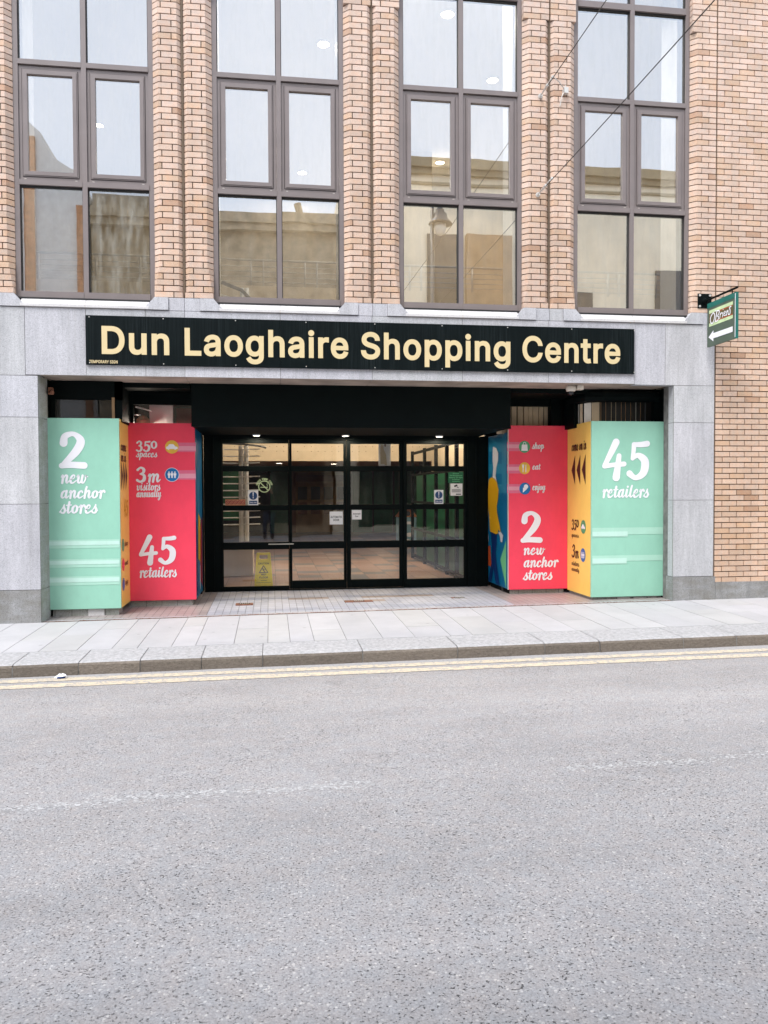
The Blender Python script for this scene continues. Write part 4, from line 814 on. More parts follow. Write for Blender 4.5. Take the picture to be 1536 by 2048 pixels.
# gallery parapet with steel rails
mb = MB(); mb.box(-8, 12, 4.0, 4.1, 3.96, 5.22); par = mb.build('gallery_parapet', 'cream', SH)
mb = MB()
for z in (5.30, 5.39, 5.48, 5.57): mb.tube([(-8, 4.05, z), (12, 4.05, z)], .010, 6)
mb.tube([(-8, 4.05, 5.68), (12, 4.05, 5.68)], .022, 8)
x = -7.8
while x < 12: mb.box(x-.014, x+.014, 4.02, 4.08, 5.22, 5.66); mb.box(x+.2, x+.228, 4.02, 4.08, 5.22, 5.66); x += .95
mb.build('handrail', 'steelw', par, smooth=True)
# spiral stair head near the second window, column continuing down into the mall
def ring_pts(cx, cy, r, z0, z1, a0, a1, k=18): return [(cx+r*math.cos(a0+(a1-a0)*i/k), cy+r*math.sin(a0+(a1-a0)*i/k), z0+(z1-z0)*i/k) for i in range(k+1)]

# black bulkhead over the doors
mb = MB(); mb.box(.016, 4.445, .60, 2.62, 2.468, 3.12); mb.box(.014, 4.447, .596, .60, 2.455, 2.49)
mb.box(-1.77, .0, .62, 2.6, 2.97, 3.12); mb.box(4.46, 6.64, .62, 2.6, 2.97, 3.12)
mb.build('bulkhead', 'black', SH)

# automatic doors
DY = 2.4
mb = MB()
mb.box(.028, .303, DY-.02, DY+.1, -.02, 2.468); mb.box(4.263, 4.60, DY-.02, DY+.1, -.02, 2.468)
mb.box(.303, 4.263, DY-.005, DY+.1, 2.405, 2.468); mb.box(.303, 4.263, DY-.008, DY+.1, -.02, .012, 0)
mb.box(4.40, 4.425, DY-.03, DY-.02, .012, 2.46); mb.box(.16, .18, DY-.03, DY-.02, .012, 2.46)
mb.build('door_frame', 'black', SH)
ROWS = [(.66, .775), (1.28, 1.365), (1.90, 1.985)]
def leaf(name, x0, x1, st, zb, zt, y, lab):
    L_ = MB(); L_.box(x0, x0+st, y, y+.06, zb, zt); L_.box(x1-st, x1, y, y+.06, zb, zt)
    L_.box(x0+st, x1-st, y, y+.06, zb, zb+(.13 if st > .04 else .06)); L_.box(x0+st, x1-st, y, y+.06, zt-.06, zt)
    for a, b_ in ROWS: L_.box(x0+st, x1-st, y+.002, y+.058, a, b_)
    o = L_.build(name, 'black', SH, bevel=.003); tag(o, lab)
    zs = [zb+(.13 if st > .04 else .06)]+[q for r in ROWS for q in r]+[zt-.06]
    for i in range(4):
        P = MB(); tj = random.uniform(-.003, .003); z0, z1 = zs[2*i]+.001, zs[2*i+1]-.001
        P.face([(x0+st+.001, y+.03, z0), (x1-st-.001, y+.03+tj, z0), (x1-st-.001, y+.03+tj*.5, z1), (x0+st+.001, y+.03, z1)]); P.build('pane', 'glass_door', o)
leaf('side_panel', .305, 1.352, .013, .013, 2.404, DY+.01, 'fixed glazed panel beside the left sliding door')
leaf('sliding_door', 1.355, 2.270, .042, .02, 2.403, DY+.035, 'left sliding door')
leaf('sliding_door', 2.276, 3.200, .064, .02, 2.403, DY+.035, 'right sliding door')
leaf('side_panel', 3.203, 4.261, .052, .013, 2.404, DY+.01, 'fixed glazed panel beside the right sliding door')
mb = MB(); mb.box(1.02, 1.42, DY+.002, DY+.012, .735, .75); mb.build('push_bar', 'steel', SH)

# display windows above the hoardings
mb = MB()
mb.box(-1.76, -.86, .50, .56, 2.79, 3.03); mb.box(-1.76, -1.70, .50, .56, 2.5, 2.79); mb.box(-.955, -.86, .50, 1.1, 2.5, 3.03)
mb.box(-.86, .02, 1.12, 1.18, 2.80, 3.03); mb.box(-.86, -.82, 1.12, 1.18, 2.5, 2.8)
fr_ = mb.build('display_window', 'black', SH); tag(fr_, 'dark display window above the left hoarding')
P = MB(); P.face([(-1.70, .53, 2.5), (-.955, .53, 2.5), (-.955, .53, 2.79), (-1.70, .53, 2.79)]); P.build('pane', 'glass_dark', fr_)
P = MB(); P.face([(-.82, 1.15, 2.5), (.02, 1.15, 2.5), (.02, 1.15, 2.8), (-.82, 1.15, 2.8)]); P.build('pane', 'glass_dark', fr_)
P = MB(); P.box(-.99, -.955, .485, .52, 2.5, 2.82); P.build('post', 'timber', fr_)
mb = MB()
mb.box(4.46, 5.6, 1.36, 1.42, 2.86, 3.03); mb.box(5.30, 5.45, 1.30, 1.42, 2.5, 3.03); mb.box(4.46, 4.50, 1.36, 1.42, 2.5, 2.86)
mb.tube([(5.55, 1.2, 2.93), (5.56, .9, 2.93), (5.62, .66, 2.93), (5.8, .55, 2.93), (6.62, .54, 2.93)], .085, 8)
mb.box(6.56, 6.64, .5, .6, 2.5, 3.03); mb.box(5.5, 5.56, .9, 1.3, 2.5, 3.0)
fr2 = mb.build('display_window', 'black', SH); tag(fr2, 'display window with vertical blinds above the right hoarding')
P = MB(); x = 4.5
while x < 5.3:
    w_ = random.uniform(.055, .085); P.box(x, x+w_, 1.47+random.uniform(0, .03), 1.475+random.uniform(.03, .05), 2.45, 2.9, 0); x += w_+random.choice([.004, .012, .02])
P.box(4.5, 5.32, 1.53, 1.55, 2.45, 2.9, 1); P.build('blind', ['blind', 'shop_dark'], fr2)
P = MB(); arc = [(5.56, 1.15), (5.565, .95), (5.60, .76), (5.68, .655), (5.8, .62), (6.56, .62)]
tot = 0
for (xa, ya), (xb, yb) in zip(arc, arc[1:]):
    l = math.hypot(xb-xa, yb-ya); nn = max(1, int(l/.07))
    for i in range(nn):
        t0, t1 = i/nn, (i+1)/nn-.08; q = random.choice([0, 2, 2, 0, 3]) if xb < 6 else random.choice([2, 0, 3, 3])
        if xb > 6.5 and i/nn > .82: q = 1
        sh = random.uniform(0, .03)
        P.face([(xa+(xb-xa)*t0, ya+(yb-ya)*t0+sh, 2.45), (xa+(xb-xa)*t1, ya+(yb-ya)*t1+sh+.015, 2.45), (xa+(xb-xa)*t1, ya+(yb-ya)*t1+sh+.015, 2.9), (xa+(xb-xa)*t0, ya+(yb-ya)*t0+sh, 2.9)], q)
P.box(5.62, 6.6, .74, .76, 2.45, 2.9, 1); P.build('blind', ['blind', 'shop_dark', 'blind2', 'blind3'], fr2)
# shop interior glimpsed over the left red panel
mb = MB(); mb.box(-.86, .02, 2.1, 2.15, 2.3, 3.1, 0); mb.build('interior_wall', 'shop_dark', SH); mb = MB(); mb.box(-.66, -.36, 1.5, 1.55, 2.56, 2.86, 1); mb.box(-.42, -.33, 1.48, 1.56, 2.4, 2.86, 1); mb.build('notice_board', ['shop_dark', 'white', 'maroon', 'timber'], SH); mb = MB(); mb.box(-.325, .02, 1.9, 1.95, 2.35, 2.83, 2); mb.build('interior_wall', ['shop_dark', 'white', 'maroon'], SH); mb = MB()
mb.tube([(-.84, 1.42, 2.80), (-.62, 1.42, 2.74)], .012, 6, 1); mb.tube(ring_pts(-.82, 1.4, .05, 2.68, 2.68, 0, 6.28), .006, 5, 1)
mb.build('shop_fitting', ['shop_dark', 'white', 'maroon', 'timber'], SH)
pl_ = thing('pendant_lamp', 'beige lamp shade hanging behind the glass above the left red panel', 'lamp')
a = MB(); a.lathe([(.10, 2.56), (.092, 2.62), (.06, 2.655), (.05, 2.675)], -.745, 1.46, 16); a.build('lamp_shade', 'timber', pl_, smooth=True)
a = MB(); a.tube([(-.745, 1.46, 2.67), (-.745, 1.46, 2.97)], .006, 6); a.build('lamp_cord', 'gasket', pl_)
d = bpy.data.lights.new('bulb', 'POINT'); d.energy = 9; d.color = (1, .86, .7); d.shadow_soft_size = .05  # light added by the shade to brighten the dim shop interior
lo = bpy.data.objects.new('bulb', d); C.objects.link(lo); lo.parent = pl_; lo.location = (-.745, 1.40, 2.56)
# backing boxes behind the hoardings
for q in ((-1.76, .0, 2.2, 2.3, -.02, 3.1), (4.63, 6.64, 1.6, 1.7, -.02, 3.1)):
    mb = MB(); mb.box(*q); mb.build('back_wall', 'shop_dark', SH)

# ------------------------------------------------------------------ the mall inside
mb = MB(); ts = .42; x = -6.0
while x < 12:
    y = 2.55
    while y < 27:
        t = random.uniform(.88, 1.08); c_ = (.27*t, .15*t, .09*t, 1)
        if random.random() < .16: c_ = (.10*t, .09*t, .08*t, 1)
        elif random.random() < .12: c_ = (.36*t, .24*t, .16*t, 1)
        mb.face([(x+.004, y+.004, 0), (x+ts-.004, y+.004, 0), (x+ts-.004, y+ts-.004, 0), (x+.004, y+ts-.004, 0)], 0, c_); y += ts
    x += ts
mb.face([(-6, 2.45, -.003), (12, 2.45, -.003), (12, 27, -.003), (-6, 27, -.003)], 1)
tag(mb.build('mall_floor', ['mall_tile', 'joint']), kind='structure')
mb = MB()
mb.box(-6, 12, 9.5, 9.7, 2.33, 3.9, 0)                       # cream gallery edge
mb.box(-6, 12, 9.72, 27, 2.40, 2.6, 1)                       # brown ceiling beneath it
for r in range(2):
    for i in range(42):
        if random.random() < .8: mb.lathe([(.014, 0), (.014, .001)], 0, 0, 6, 2) if False else mb.box(-1.0+i*.17, -.985+i*.17, 9.494, 9.5, 2.56+.12*r, 2.575+.12*r, 2)
mb.box(-6, 12, 9.492, 9.5, 2.795, 2.80, 2)
mb.box(-6, 12, 2.7, 9.5, 3.9, 3.94, 3)
mb.build('gallery_edge', ['cream', 'pine', 'shop_dark', 'ceiling_white'], SH)
mb = MB(); mb.box(-6, 12, 26.8, 27, 0, 2.4, 0)
mb.box(-6.1, -6, 2.6, 27, 0, 3.9, 0); mb.box(12, 12.1, 2.6, 27, 0, 3.9, 1)
mb.box(-6, .0, 2.62, 2.7, 0, 3.9, 0); mb.box(4.62, 12, 2.62, 2.7, 0, 3.9, 0)
mb.build('interior_wall', ['shop_dark', 'interior_green'], SH)
# shopfronts along the back: green boards, a brown timber shop
mb = MB()
mb.box(-2.2, 1.0, 21.0, 21.4, 0, 2.4, 0); mb.box(1.05, 1.7, 20.0, 20.5, 0, 2.4, 1); mb.box(1.75, 2.0, 20.2, 20.5, 0, 2.4, 2)
mb.box(2.0, 4.1, 20.6, 21, 0, 2.38, 3)
for i in range(4):
    mb.box(2.1+i*.5, 2.45+i*.5, 20.5, 20.6, .7, 1.15, 2); mb.box(2.1+i*.5, 2.45+i*.5, 20.5, 20.6, 1.25, 1.75, 0)
mb.box(2.05, 4.05, 20.52, 20.6, 1.95, 2.2, 2)
mb.box(4.15, 6.6, 20.0, 20.4, 0, 2.4, 1); mb.box(4.9, 4.96, 19.9, 20, 0, 2.4, 0); mb.box(5.7, 5.76, 19.9, 20, 0, 2.4, 0)
mb.build('shopfront', ['shop_dark', 'interior_green', 'terracotta', 'timber'], SH)
# cream pier and green shopfront to the right
mb = MB(); mb.box(6.6, 9.5, 18, 18.4, 0, 2.4, 2); mb.build('shopfront', ['cream', 'interior_green', 'shop_dark'], SH)
mb = MB(); mb.box(6.1, 6.35, 10.6, 11, 0, 2.4, 0); mb.box(5.55, 6.1, 11.0, 11.2, 0, 2.4, 1); mb.build('shopfront', ['cream', 'interior_green', 'shop_dark'], SH)
mb = MB(); mb.box(5.3, 5.55, 12, 12.3, 0, 2.4, 2); mb.build('column', ['cream', 'interior_green', 'shop_dark'], SH)
# glazed lobby screen on the right with green boards behind it
mb = MB()
mb.box(4.62, 4.70, 2.7, 9.0, 0, 1.96, 1); mb.box(5.0, 5.1, 2.7, 9.0, 1.9, 2.9, 2)
for y in (2.8, 3.5, 4.3, 5.3, 6.5, 8.0): mb.box(4.32, 4.38, y, y+.09, 0, 2.5, 0)
for z in (.06, .68, 1.30, 1.92, 2.42): mb.box(4.325, 4.375, 2.8, 8.0, z, z+.05, 0)
mb.build('lobby_screen', ['black', 'interior_green', 'cream'], SH)
# white stair mast with horizontal rails
mb = MB()
for xx in (.50, .60): mb.tube([(xx, 5.2, .62), (xx, 5.2, 2.46)], .045, 10)
for z in [.95+.13*i for i in range(12)]:
    mb.tube([(.05, 5.0, z), (.45, 5.12, z), (.86, 5.05, z+.01)], .012, 6)
mb.tube(ring_pts(.55, 5.2, .42, 2.5, 2.42, 3.4, 6.2), .02, 6, 1)
mb.box(.0, .72, 4.7, 5.9, 0, .55, 2); mb.box(-.1, .45, 5.95, 6.0, 1.0, 2.1, 3)
mb.build('staircase', ['white', 'gasket', 'cream', 'interior_green'], SH, smooth=False)
# stair head seen through the second upper window
mb = MB()
for xx in (.62, .70): mb.tube([(xx, 3.0, 3.96), (xx, 3.0, 4.92)], .035, 10)
mb.tube([(.3, 2.9, 4.98), (.62, 2.9, 4.86), (.86, 2.95, 4.62), (.9, 2.95, 4.4)], .03, 8, 1)
for q in range(5): mb.tube([(.2, 2.9, 4.2+.15*q), (.56, 2.95, 4.12+.15*q)], .012, 6)
mb.build('staircase', ['white', 'gasket'], SH, smooth=True)

# ceiling lights
def downlight(x, y, z, r, watts, lab, hue=(1, .84, .66)):
    t = thing('ceiling_light', lab, 'ceiling light', 'round downlights inside the building'); t.location = (x, y, z)
    a = MB(); a.lathe([(r*1.25, 0), (r*1.25, -.015), (r, -.02), (r, -.004)], 0, 0, 24); a.build('trim', 'white', t)
    a = MB(); a.lathe([(r*.98, -.006), (r*.6, -.012), (.01, -.014)], 0, 0, 24); a.build('lamp', 'lamp_on', t)
    if watts:
        d = bpy.data.lights.new('bulb', 'SPOT'); d.energy = watts; d.color = hue; d.shadow_soft_size = r; d.spot_size = R_(176); d.spot_blend = .15
        lo = bpy.data.objects.new('bulb', d); C.objects.link(lo); lo.parent = t; lo.location = (0, 0, -.03)
UL = [((647, 88), 2.4, 'bright round downlight seen high in the right upper pane of the second window'), ((605, 345), 6.8, 'small bright downlight low in the right casement of the second window'),
      ((895, 28), 1.5, 'bright round downlight near the top of the left upper pane of the third window'), ((985, 160), 3.4, 'downlight low in the right upper pane of the third window'),
      ((880, 325), 6.4, 'downlight low in the left casement of the third window'), ((196, 250), 5.0, 'downlight at the left edge of the right casement of the leftmost window'), ((1350, 190), 3.4, 'downlight low in the right upper pane of the window beside the plain brick wall')]
for (px, py), yy, lab in UL:
    P = at(px, py, Z=8.74); downlight(P.x, P.y, 8.748, .095, 110, lab, (1, .93, .84))
for x, y, lab in ((.85, 6.4, 'unseen warm downlight added over the mall, left of the sliding doors'), (2.6, 6.4, 'unseen warm downlight added over the mall, between the sliding doors'), (4.2, 6.4, 'unseen warm downlight added over the mall, right of the sliding doors')):
    downlight(x, y, 3.89, .09, 150, lab)  # lamps out of view, added to light the gallery edge and floor
for x, y, lab in ((1.3, 12.5, 'far downlight under the brown ceiling left of the doors'), (2.9, 13, 'far downlight under the brown ceiling behind the right door'), (4.6, 15, 'far downlight under the brown ceiling behind the right fixed panel')):
    downlight(x, y, 2.39, .09, 20, lab)
for x, y, lab in ((.85, 2.2, 'small lit spot under the black bulkhead left of the doors'), (2.24, 2.2, 'small lit spot under the black bulkhead over the middle of the doors'), (3.75, 2.2, 'small lit spot under the black bulkhead right of the doors')):
    downlight(x, y, 2.466, .05, 9, lab)

# ------------------------------------------------------------------ fascia sign
SG = thing('fascia_sign', 'long black fascia sign with cream lettering reading Dun Laoghaire Shopping Centre on the granite band', 'sign')
fs_ = Fr((0, -.03, 0), (1, 0, 0), (0, 0, 1))
for a, b_ in ((-1.195, 1.2), (1.202, 3.6), (3.602, 5.995)):
    mb = MB(); mb.box(a, b_, -.03, -.003, 3.167, 3.777); mb.build('board', 'sign_black', SG, bevel=.002)
mb = MB()
for wd, a, b_ in (('Dun', -1.004, -.186), ('Laoghaire', .003, 2.074), ('Shopping', 2.238, 4.246), ('Centre', 4.412, 5.792)):
    sans(mb, fs_, wd, a, b_, 3.300, .348, .003, 0, .036); mb.cut()
sans(mb, fs_, 'TEMPORARY SIGN', -1.155, -.815, 3.185, .038, .003, 0, .03)
mb.build_cut('lettering', 'sign_cream', SG)
mb = MB()
for x in [-1.15+.893*i for i in range(9)]:
    for z in (3.755, 3.19): mb.prism(fs_, [(x+.007*math.cos(q*.785), z+.007*math.sin(q*.785)) for q in range(8)], 0, .004); mb.cut()
mb.build_cut('screw', 'galv', SG)

# ------------------------------------------------------------------ hoardings round the shop corners
GY, RYL, RYR = .35, 1.02, 1.27
ZB, ZT = .072, 2.535
HL = thing('promotional_hoarding', 'green, orange and red printed hoarding with 2 new anchor stores, left of the doors', 'hoarding')
HR = thing('promotional_hoarding', 'green, orange and red printed hoarding with 45 retailers beside the right doorway jamb', 'hoarding')
def U(px, fr, py=1000, Y=None, X=None):
    return fr.uv(at(px, py, X=X, Y=Y))[0]
def V(py, fr, px, Y=None, X=None):
    return fr.uv(at(px, py, X=X, Y=Y))[1]
def yframe(Y): return Fr((0, Y, 0), (1, 0, 0), (0, 0, 1))
def put(mb, fr, Y, text, x0, x1, base, top, m=0, wt=1.0, n=.004, slant=.14):
    v0 = V(base, fr, (x0+x1)/2, Y=Y); v1 = V(top, fr, (x0+x1)/2, Y=Y)
    script(mb, fr, text, U(x0, fr, base, Y=Y), U(x1, fr, base, Y=Y), v0, (v1-v0)*.93, m, n, slant, wt); mb.cut()
def num(mb, fr, Y, text, x0, x1, base, top, m=0, wt=1.0, n=.004, slant=.02):   # digits: 1.7 units tall
    v0 = V(base, fr, (x0+x1)/2, Y=Y); v1 = V(top, fr, (x0+x1)/2, Y=Y)
    script(mb, fr, text, U(x0, fr, base, Y=Y)-.0, U(x1, fr, base, Y=Y), v0, (v1-v0)/1.72, m, n, slant, wt); mb.cut()
def band(mb, fr, Y, x0, x1, ya, yb, m, n):
    xm = (x0+x1)/2; mb.poly(fr, [(U(x0, fr, ya, Y=Y), V(yb, fr, xm, Y=Y)), (U(x1, fr, ya, Y=Y), V(yb, fr, xm, Y=Y)), (U(x1, fr, ya, Y=Y), V(ya, fr, xm, Y=Y)), (U(x0, fr, ya, Y=Y), V(ya, fr, xm, Y=Y))], n, m)
def car_icon(mb, fr, u, v, s, n, m, sx=1):
    pts = [(-.76, -.28), (-.78, -.0), (-.56, .08), (-.34, .40), (.22, .40), (.46, .08), (.76, .02), (.80, -.28), (.60, -.28), (.54, -.38), (.38, -.38), (.32, -.28), (-.32, -.28), (-.38, -.38), (-.54, -.38), (-.60, -.28)]
    mb.poly(fr, [(u+x*s*sx, v+y*s) for x, y in pts], n, m)
def people_icon(mb, fr, u, v, s, n, m, sx=1):
    for k in (-1, 0, 1):
        ox = k*.46; mb.disc(fr, u+ox*s*sx, v+.40*s, .12*s*sx, .12*s, n, m, 12)
        mb.poly(fr, [(u+(ox+x)*s*sx, v+y*s) for x, y in ((-.2, .24), (.2, .24), (.2, -.12), (.12, -.12), (.12, -.52), (-.12, -.52), (-.12, -.12), (-.2, -.12))], n, m)
# left green panel
f = yframe(GY)
mb = MB(); mb.box(-1.762, -.878, GY, GY+.03, ZB-.004, ZT); pg = mb.build('green_panel', 'green', HL, bevel=.002)
mb = MB()
num(mb, f, GY, '2', 116, 178, 937, 863); put(mb, f, GY, 'new', 121, 175, 966, 949); put(mb, f, GY, 'anchor', 121, 210, 996, 980); put(mb, f, GY, 'stores', 120, 196, 1026, 1009)
mb.build_cut('lettering', 'print_white', pg)
mb = MB()
for a, b_ in ((1079.1, 1096), (1118, 1134.5), (1152.5, 1170)):
    band(mb, f, GY, 98, 239.5, a, b_, 0, .003); band(mb, f, GY, 98, 239.5, a+3, b_-6, 1, .006); mb.cut()
mb.build_cut('printed_band', ['green2', 'green3'], pg)
# left orange return
fo = Fr((-.878, GY, 0), (0, 1, 0), (0, 0, 1))
mb = MB(); mb.box(-.908, -.878, GY+.031, RYL, ZB-.004, ZT); po = mb.build('orange_panel', 'orange', HL)
mb = MB()
script(mb, fo, 'come', .10, .50, 2.13, .075, 0, .003); mb.cut(); script(mb, fo, 'on in', .10, .48, 1.99, .075, 0, .003); mb.cut()
for i in range(3): mb.poly(fo, [(.10+.16*i, 2.0), (.23+.16*i, 1.80), (.10+.16*i, 1.60)], .003)
mb.cut()
for t_, z in (('shop', .86), ('eat', .60), ('enjoy', .34)): script(mb, fo, t_, .30, .52, z, .04, 0, .003); mb.cut()
mb.build_cut('lettering', 'print_dark', po)
mb = MB()
for z, q in ((.88, 0), (.62, 1), (.36, 2)): mb.disc(fo, .18, z, .085, .085, .003, q); mb.cut()
script(mb, fo, '45', .26, .56, 1.26, .13, 3, .003); mb.cut()
mb.build_cut('printed_icon', ['print_leaf', 'red', 'print_blue', 'yellow'], po)
# left red panel
f = yframe(RYL)
mb = MB(); mb.box(-.905, .02, RYL+.002, RYL+.03, ZB, ZT); pr = mb.build('red_panel', 'red', HL)
mb = MB(); Y = RYL
num(mb, f, Y, '350', 272, 315.5, 903, 881); put(mb, f, Y, 'spaces', 272.5, 315, 914, 905.5); num(mb, f, Y, '3', 272, 294, 964, 933); put(mb, f, Y, 'm', 295, 322, 963.5, 947)
put(mb, f, Y, 'visitors', 273, 321, 980.5, 970); put(mb, f, Y, 'annually', 273, 323, 994, 984.5); num(mb, f, Y, '45', 278, 353, 1127, 1070, wt=1.05); put(mb, f, Y, 'retailers', 279, 354, 1154, 1140)
rr = .092
cu, cv = f.uv(at(343.8, 894, Y=Y)); pu, pv = f.uv(at(344.1, 949.4, Y=Y))
car_icon(mb, f, cu, cv, rr*1.08, .008, 0); mb.cut(); people_icon(mb, f, pu, pv, rr*.95, .008, 0); mb.cut()
mb.build_cut('lettering', 'print_white', pr)
mb = MB(); mb.disc(f, cu, cv, rr, rr, .0055, 0); mb.cut(); mb.disc(f, pu, pv, rr*1.06, rr*1.06, .005, 2); mb.disc(f, pu, pv, rr, rr, .006, 1); mb.build_cut('printed_icon', ['print_amber', 'print_blue', 'print_white'], pr)
mb = MB()
for a, b_ in ((885.3, 904), (940.4, 959.4)): band(mb, f, Y, 350, 391.5, a, b_, 0, .002); band(mb, f, Y, 350, 391.5, a+7, b_-3, 1, .0035); mb.cut()
mb.build_cut('printed_band', ['pink', 'pink2'], pr)
# left blue return facing the doors
fb = Fr((.021, RYL, 0), (0, 1, 0), (0, 0, 1))
mb = MB(); mb.box(-.008, .021, RYL+.031, 2.1, ZB, 2.5); pb = mb.build('blue_panel', 'blue', HL)
mb = MB()
mb.poly(fb, [(.55, .3), (1.0, .14), (1.0, 1.2), (.7, 1.05)], .003, 2); mb.poly(fb, [(.3, .62), (.62, .55), (.7, 1.18), (.36, 1.28)], .004, 1)
mb.poly(fb, [(.22, 1.3), (.5, 1.2), (.55, 1.6), (.45, 1.95), (.3, 1.9)], .003, 3); mb.poly(fb, [(.02, .12), (.3, .12), (.2, .95), (.02, 1.2)], .003, 0); mb.poly(fb, [(.5, .16), (.6, .14), (.62, .5), (.52, .5)], .005, 4)
mb.build('printed_figure', ['navy', 'yellow', 'crimson', 'blue2', 'skin'], pb)
mb = MB(); mb.box(-.005, .005, RYL-.0, RYL+.001, ZB, ZT) if False else None
mb.box(-1.74, -.915, GY+.05, GY+.3, -.06, ZB-.012, 0); mb.box(-1.30, -1.10, GY+.04, GY+.05, -.03, ZB-.014, 1); mb.box(-.9, -.04, RYL+.05, RYL+.3, -.02, ZB-.01, 0)
for i in range(8): mb.box(-1.72+i*.21, -1.712+i*.21, GY+.046, GY+.05, -.05, ZB-.014, 2) if -1.72+i*.21 < -.93 else mb.box(-1.72+i*.21, -1.712+i*.21, RYL+.046, RYL+.05, -.02, ZB-.01, 2)
mb.build('plinth', ['granite_jamb', 'granite_sill', 'joint'], HL)
# right green panel
f = yframe(GY); Y = GY
mb = MB(); mb.box(5.545, 6.634, GY, GY+.03, ZB-.008, 2.555); pg = mb.build('green_panel', 'green', HR, bevel=.002)
mb = MB(); num(mb, f, Y, '45', 1204, 1299, 957, 879, wt=1.05); put(mb, f, Y, 'retailers', 1204, 1298, 994.5, 978); mb.build_cut('lettering', 'print_white', pg)
mb = MB()
for a, b_, c_, d, e_ in ((1055, 1068.7, 1063, 1074.4, 1255), (1110.4, 1121.8, 1116.5, 1128.5, 1253)):
    band(mb, f, Y, 1184.5, 1327.5, a, b_, 0, .003); band(mb, f, Y, 1184.5, e_, b_, d, 0, .003); band(mb, f, Y, 1184.5, e_, c_, d-2, 1, .006); mb.cut()
mb.build_cut('printed_band', ['green2', 'green3'], pg)
# right orange return: faces the doors
fo = Fr((5.545, RYR, 0), (0, -1, 0), (0, 0, 1)); XO = 5.545
mb = MB(); mb.box(5.545, 5.575, GY+.031, RYR, ZB-.008, 2.555); po = mb.build('orange_panel', 'orange', HR)
mb = MB()
script(mb, fo, 'come on in', .17, .74, 2.17, .085, 0, .003); mb.cut()
for i in range(3): mb.poly(fo, [(.17+.2*i, 1.88), (.31+.2*i, 2.10), (.31+.2*i, 1.66)], .003)
mb.cut()
script(mb, fo, '350', .17, .46, .99, .095, 0, .003); mb.cut(); script(mb, fo, 'spaces', .17, .46, .885, .035, 0, .003); mb.cut()
script(mb, fo, '3', .18, .32, .58, .115, 0, .003); mb.cut(); script(mb, fo, 'm', .32, .47, .58, .1, 0, .003); mb.cut()
script(mb, fo, 'visitors', .18, .48, .46, .04, 0, .003); mb.cut(); script(mb, fo, 'annually', .18, .48, .375, .035, 0, .003); mb.cut()
mb.build_cut('lettering', 'print_dark', po)
mb = MB(); mb.disc(fo, .63, 1.05, .095, .1, .003, 0); car_icon(mb, fo, .63, 1.05, .09, .005, 2); mb.cut(); mb.disc(fo, .62, .64, .095, .1, .003, 1); people_icon(mb, fo, .62, .64, .09, .005, 2); mb.cut()
mb.build_cut('printed_icon', ['print_leaf', 'print_blue', 'print_white'], po)
# right red panel
f = yframe(RYR); Y = RYR
mb = MB(); mb.box(4.612, 5.544, RYR+.002, RYR+.03, .080, 2.56); pr = mb.build('red_panel', 'red', HR)
mb = MB(); rr = .09
pos = [f.uv(at(x, y, Y=Y)) for x, y in ((1048.8, 893.8), (1048.8, 936.5), (1049.6, 977.2))]
put(mb, f, Y, 'shop', 1064, 1088, 897.5, 889); put(mb, f, Y, 'eat', 1064.5, 1081, 938.9, 931); put(mb, f, Y, 'enjoy', 1064.5, 1091, 980, 971.5)
num(mb, f, Y, '2', 1039.5, 1087, 1085.5, 1022, wt=1.0); put(mb, f, Y, 'new', 1046.5, 1089, 1108.6, 1095.5); put(mb, f, Y, 'anchor', 1047, 1116, 1133.5, 1120); put(mb, f, Y, 'stores', 1046.5, 1105, 1159, 1145)
mb.cut(); u, v = pos[0]; mb.poly(f, [(u-.05, v-.06), (u+.05, v-.06), (u+.042, v+.035), (u-.042, v+.035)], .008); mb.stroke(f, [(u-.022, v+.03), (u-.018, v+.06), (u, v+.07), (u+.018, v+.06), (u+.022, v+.03)], .008, .0085)
mb.cut(); u, v = pos[1]; mb.poly(f, [(u-.038, v+.055), (u-.008, v+.055), (u-.011, v+.012), (u-.017, v+.004), (u-.017, v-.06), (u-.029, v-.06), (u-.029, v+.004), (u-.035, v+.012)], .008); mb.poly(f, [(u+.012, v-.06), (u+.026, v-.06), (u+.026, v+.055), (u+.017, v+.05), (u+.011, v+.0)], .008)
mb.cut(); u, v = pos[2]; mb.disc(f, u+.016, v+.03, .034, .034, .008); mb.poly(f, [(u-.03, v+.018), (u+.034, v-.004), (u-.034, v-.062)], .0085)
mb.build_cut('lettering', 'print_white', pr)
mb = MB()
for (u, v), q in zip(pos, (0, 1, 2)): mb.disc(f, u, v, rr*.97, rr, .0055, q); mb.cut()
mb.build_cut('printed_icon', ['print_leaf', 'print_amber', 'print_blue'], pr)
mb = MB()
for a, b_ in ((884, 902.3), (928.7, 947), (968.2, 986.5)): band(mb, f, Y, 1014.3, 1046, a, b_, 0, .002); band(mb, f, Y, 1014.3, 1046, a+5, b_-6, 1, .0035); mb.cut()
mb.build_cut('printed_band', ['pink', 'pink2'], pr)
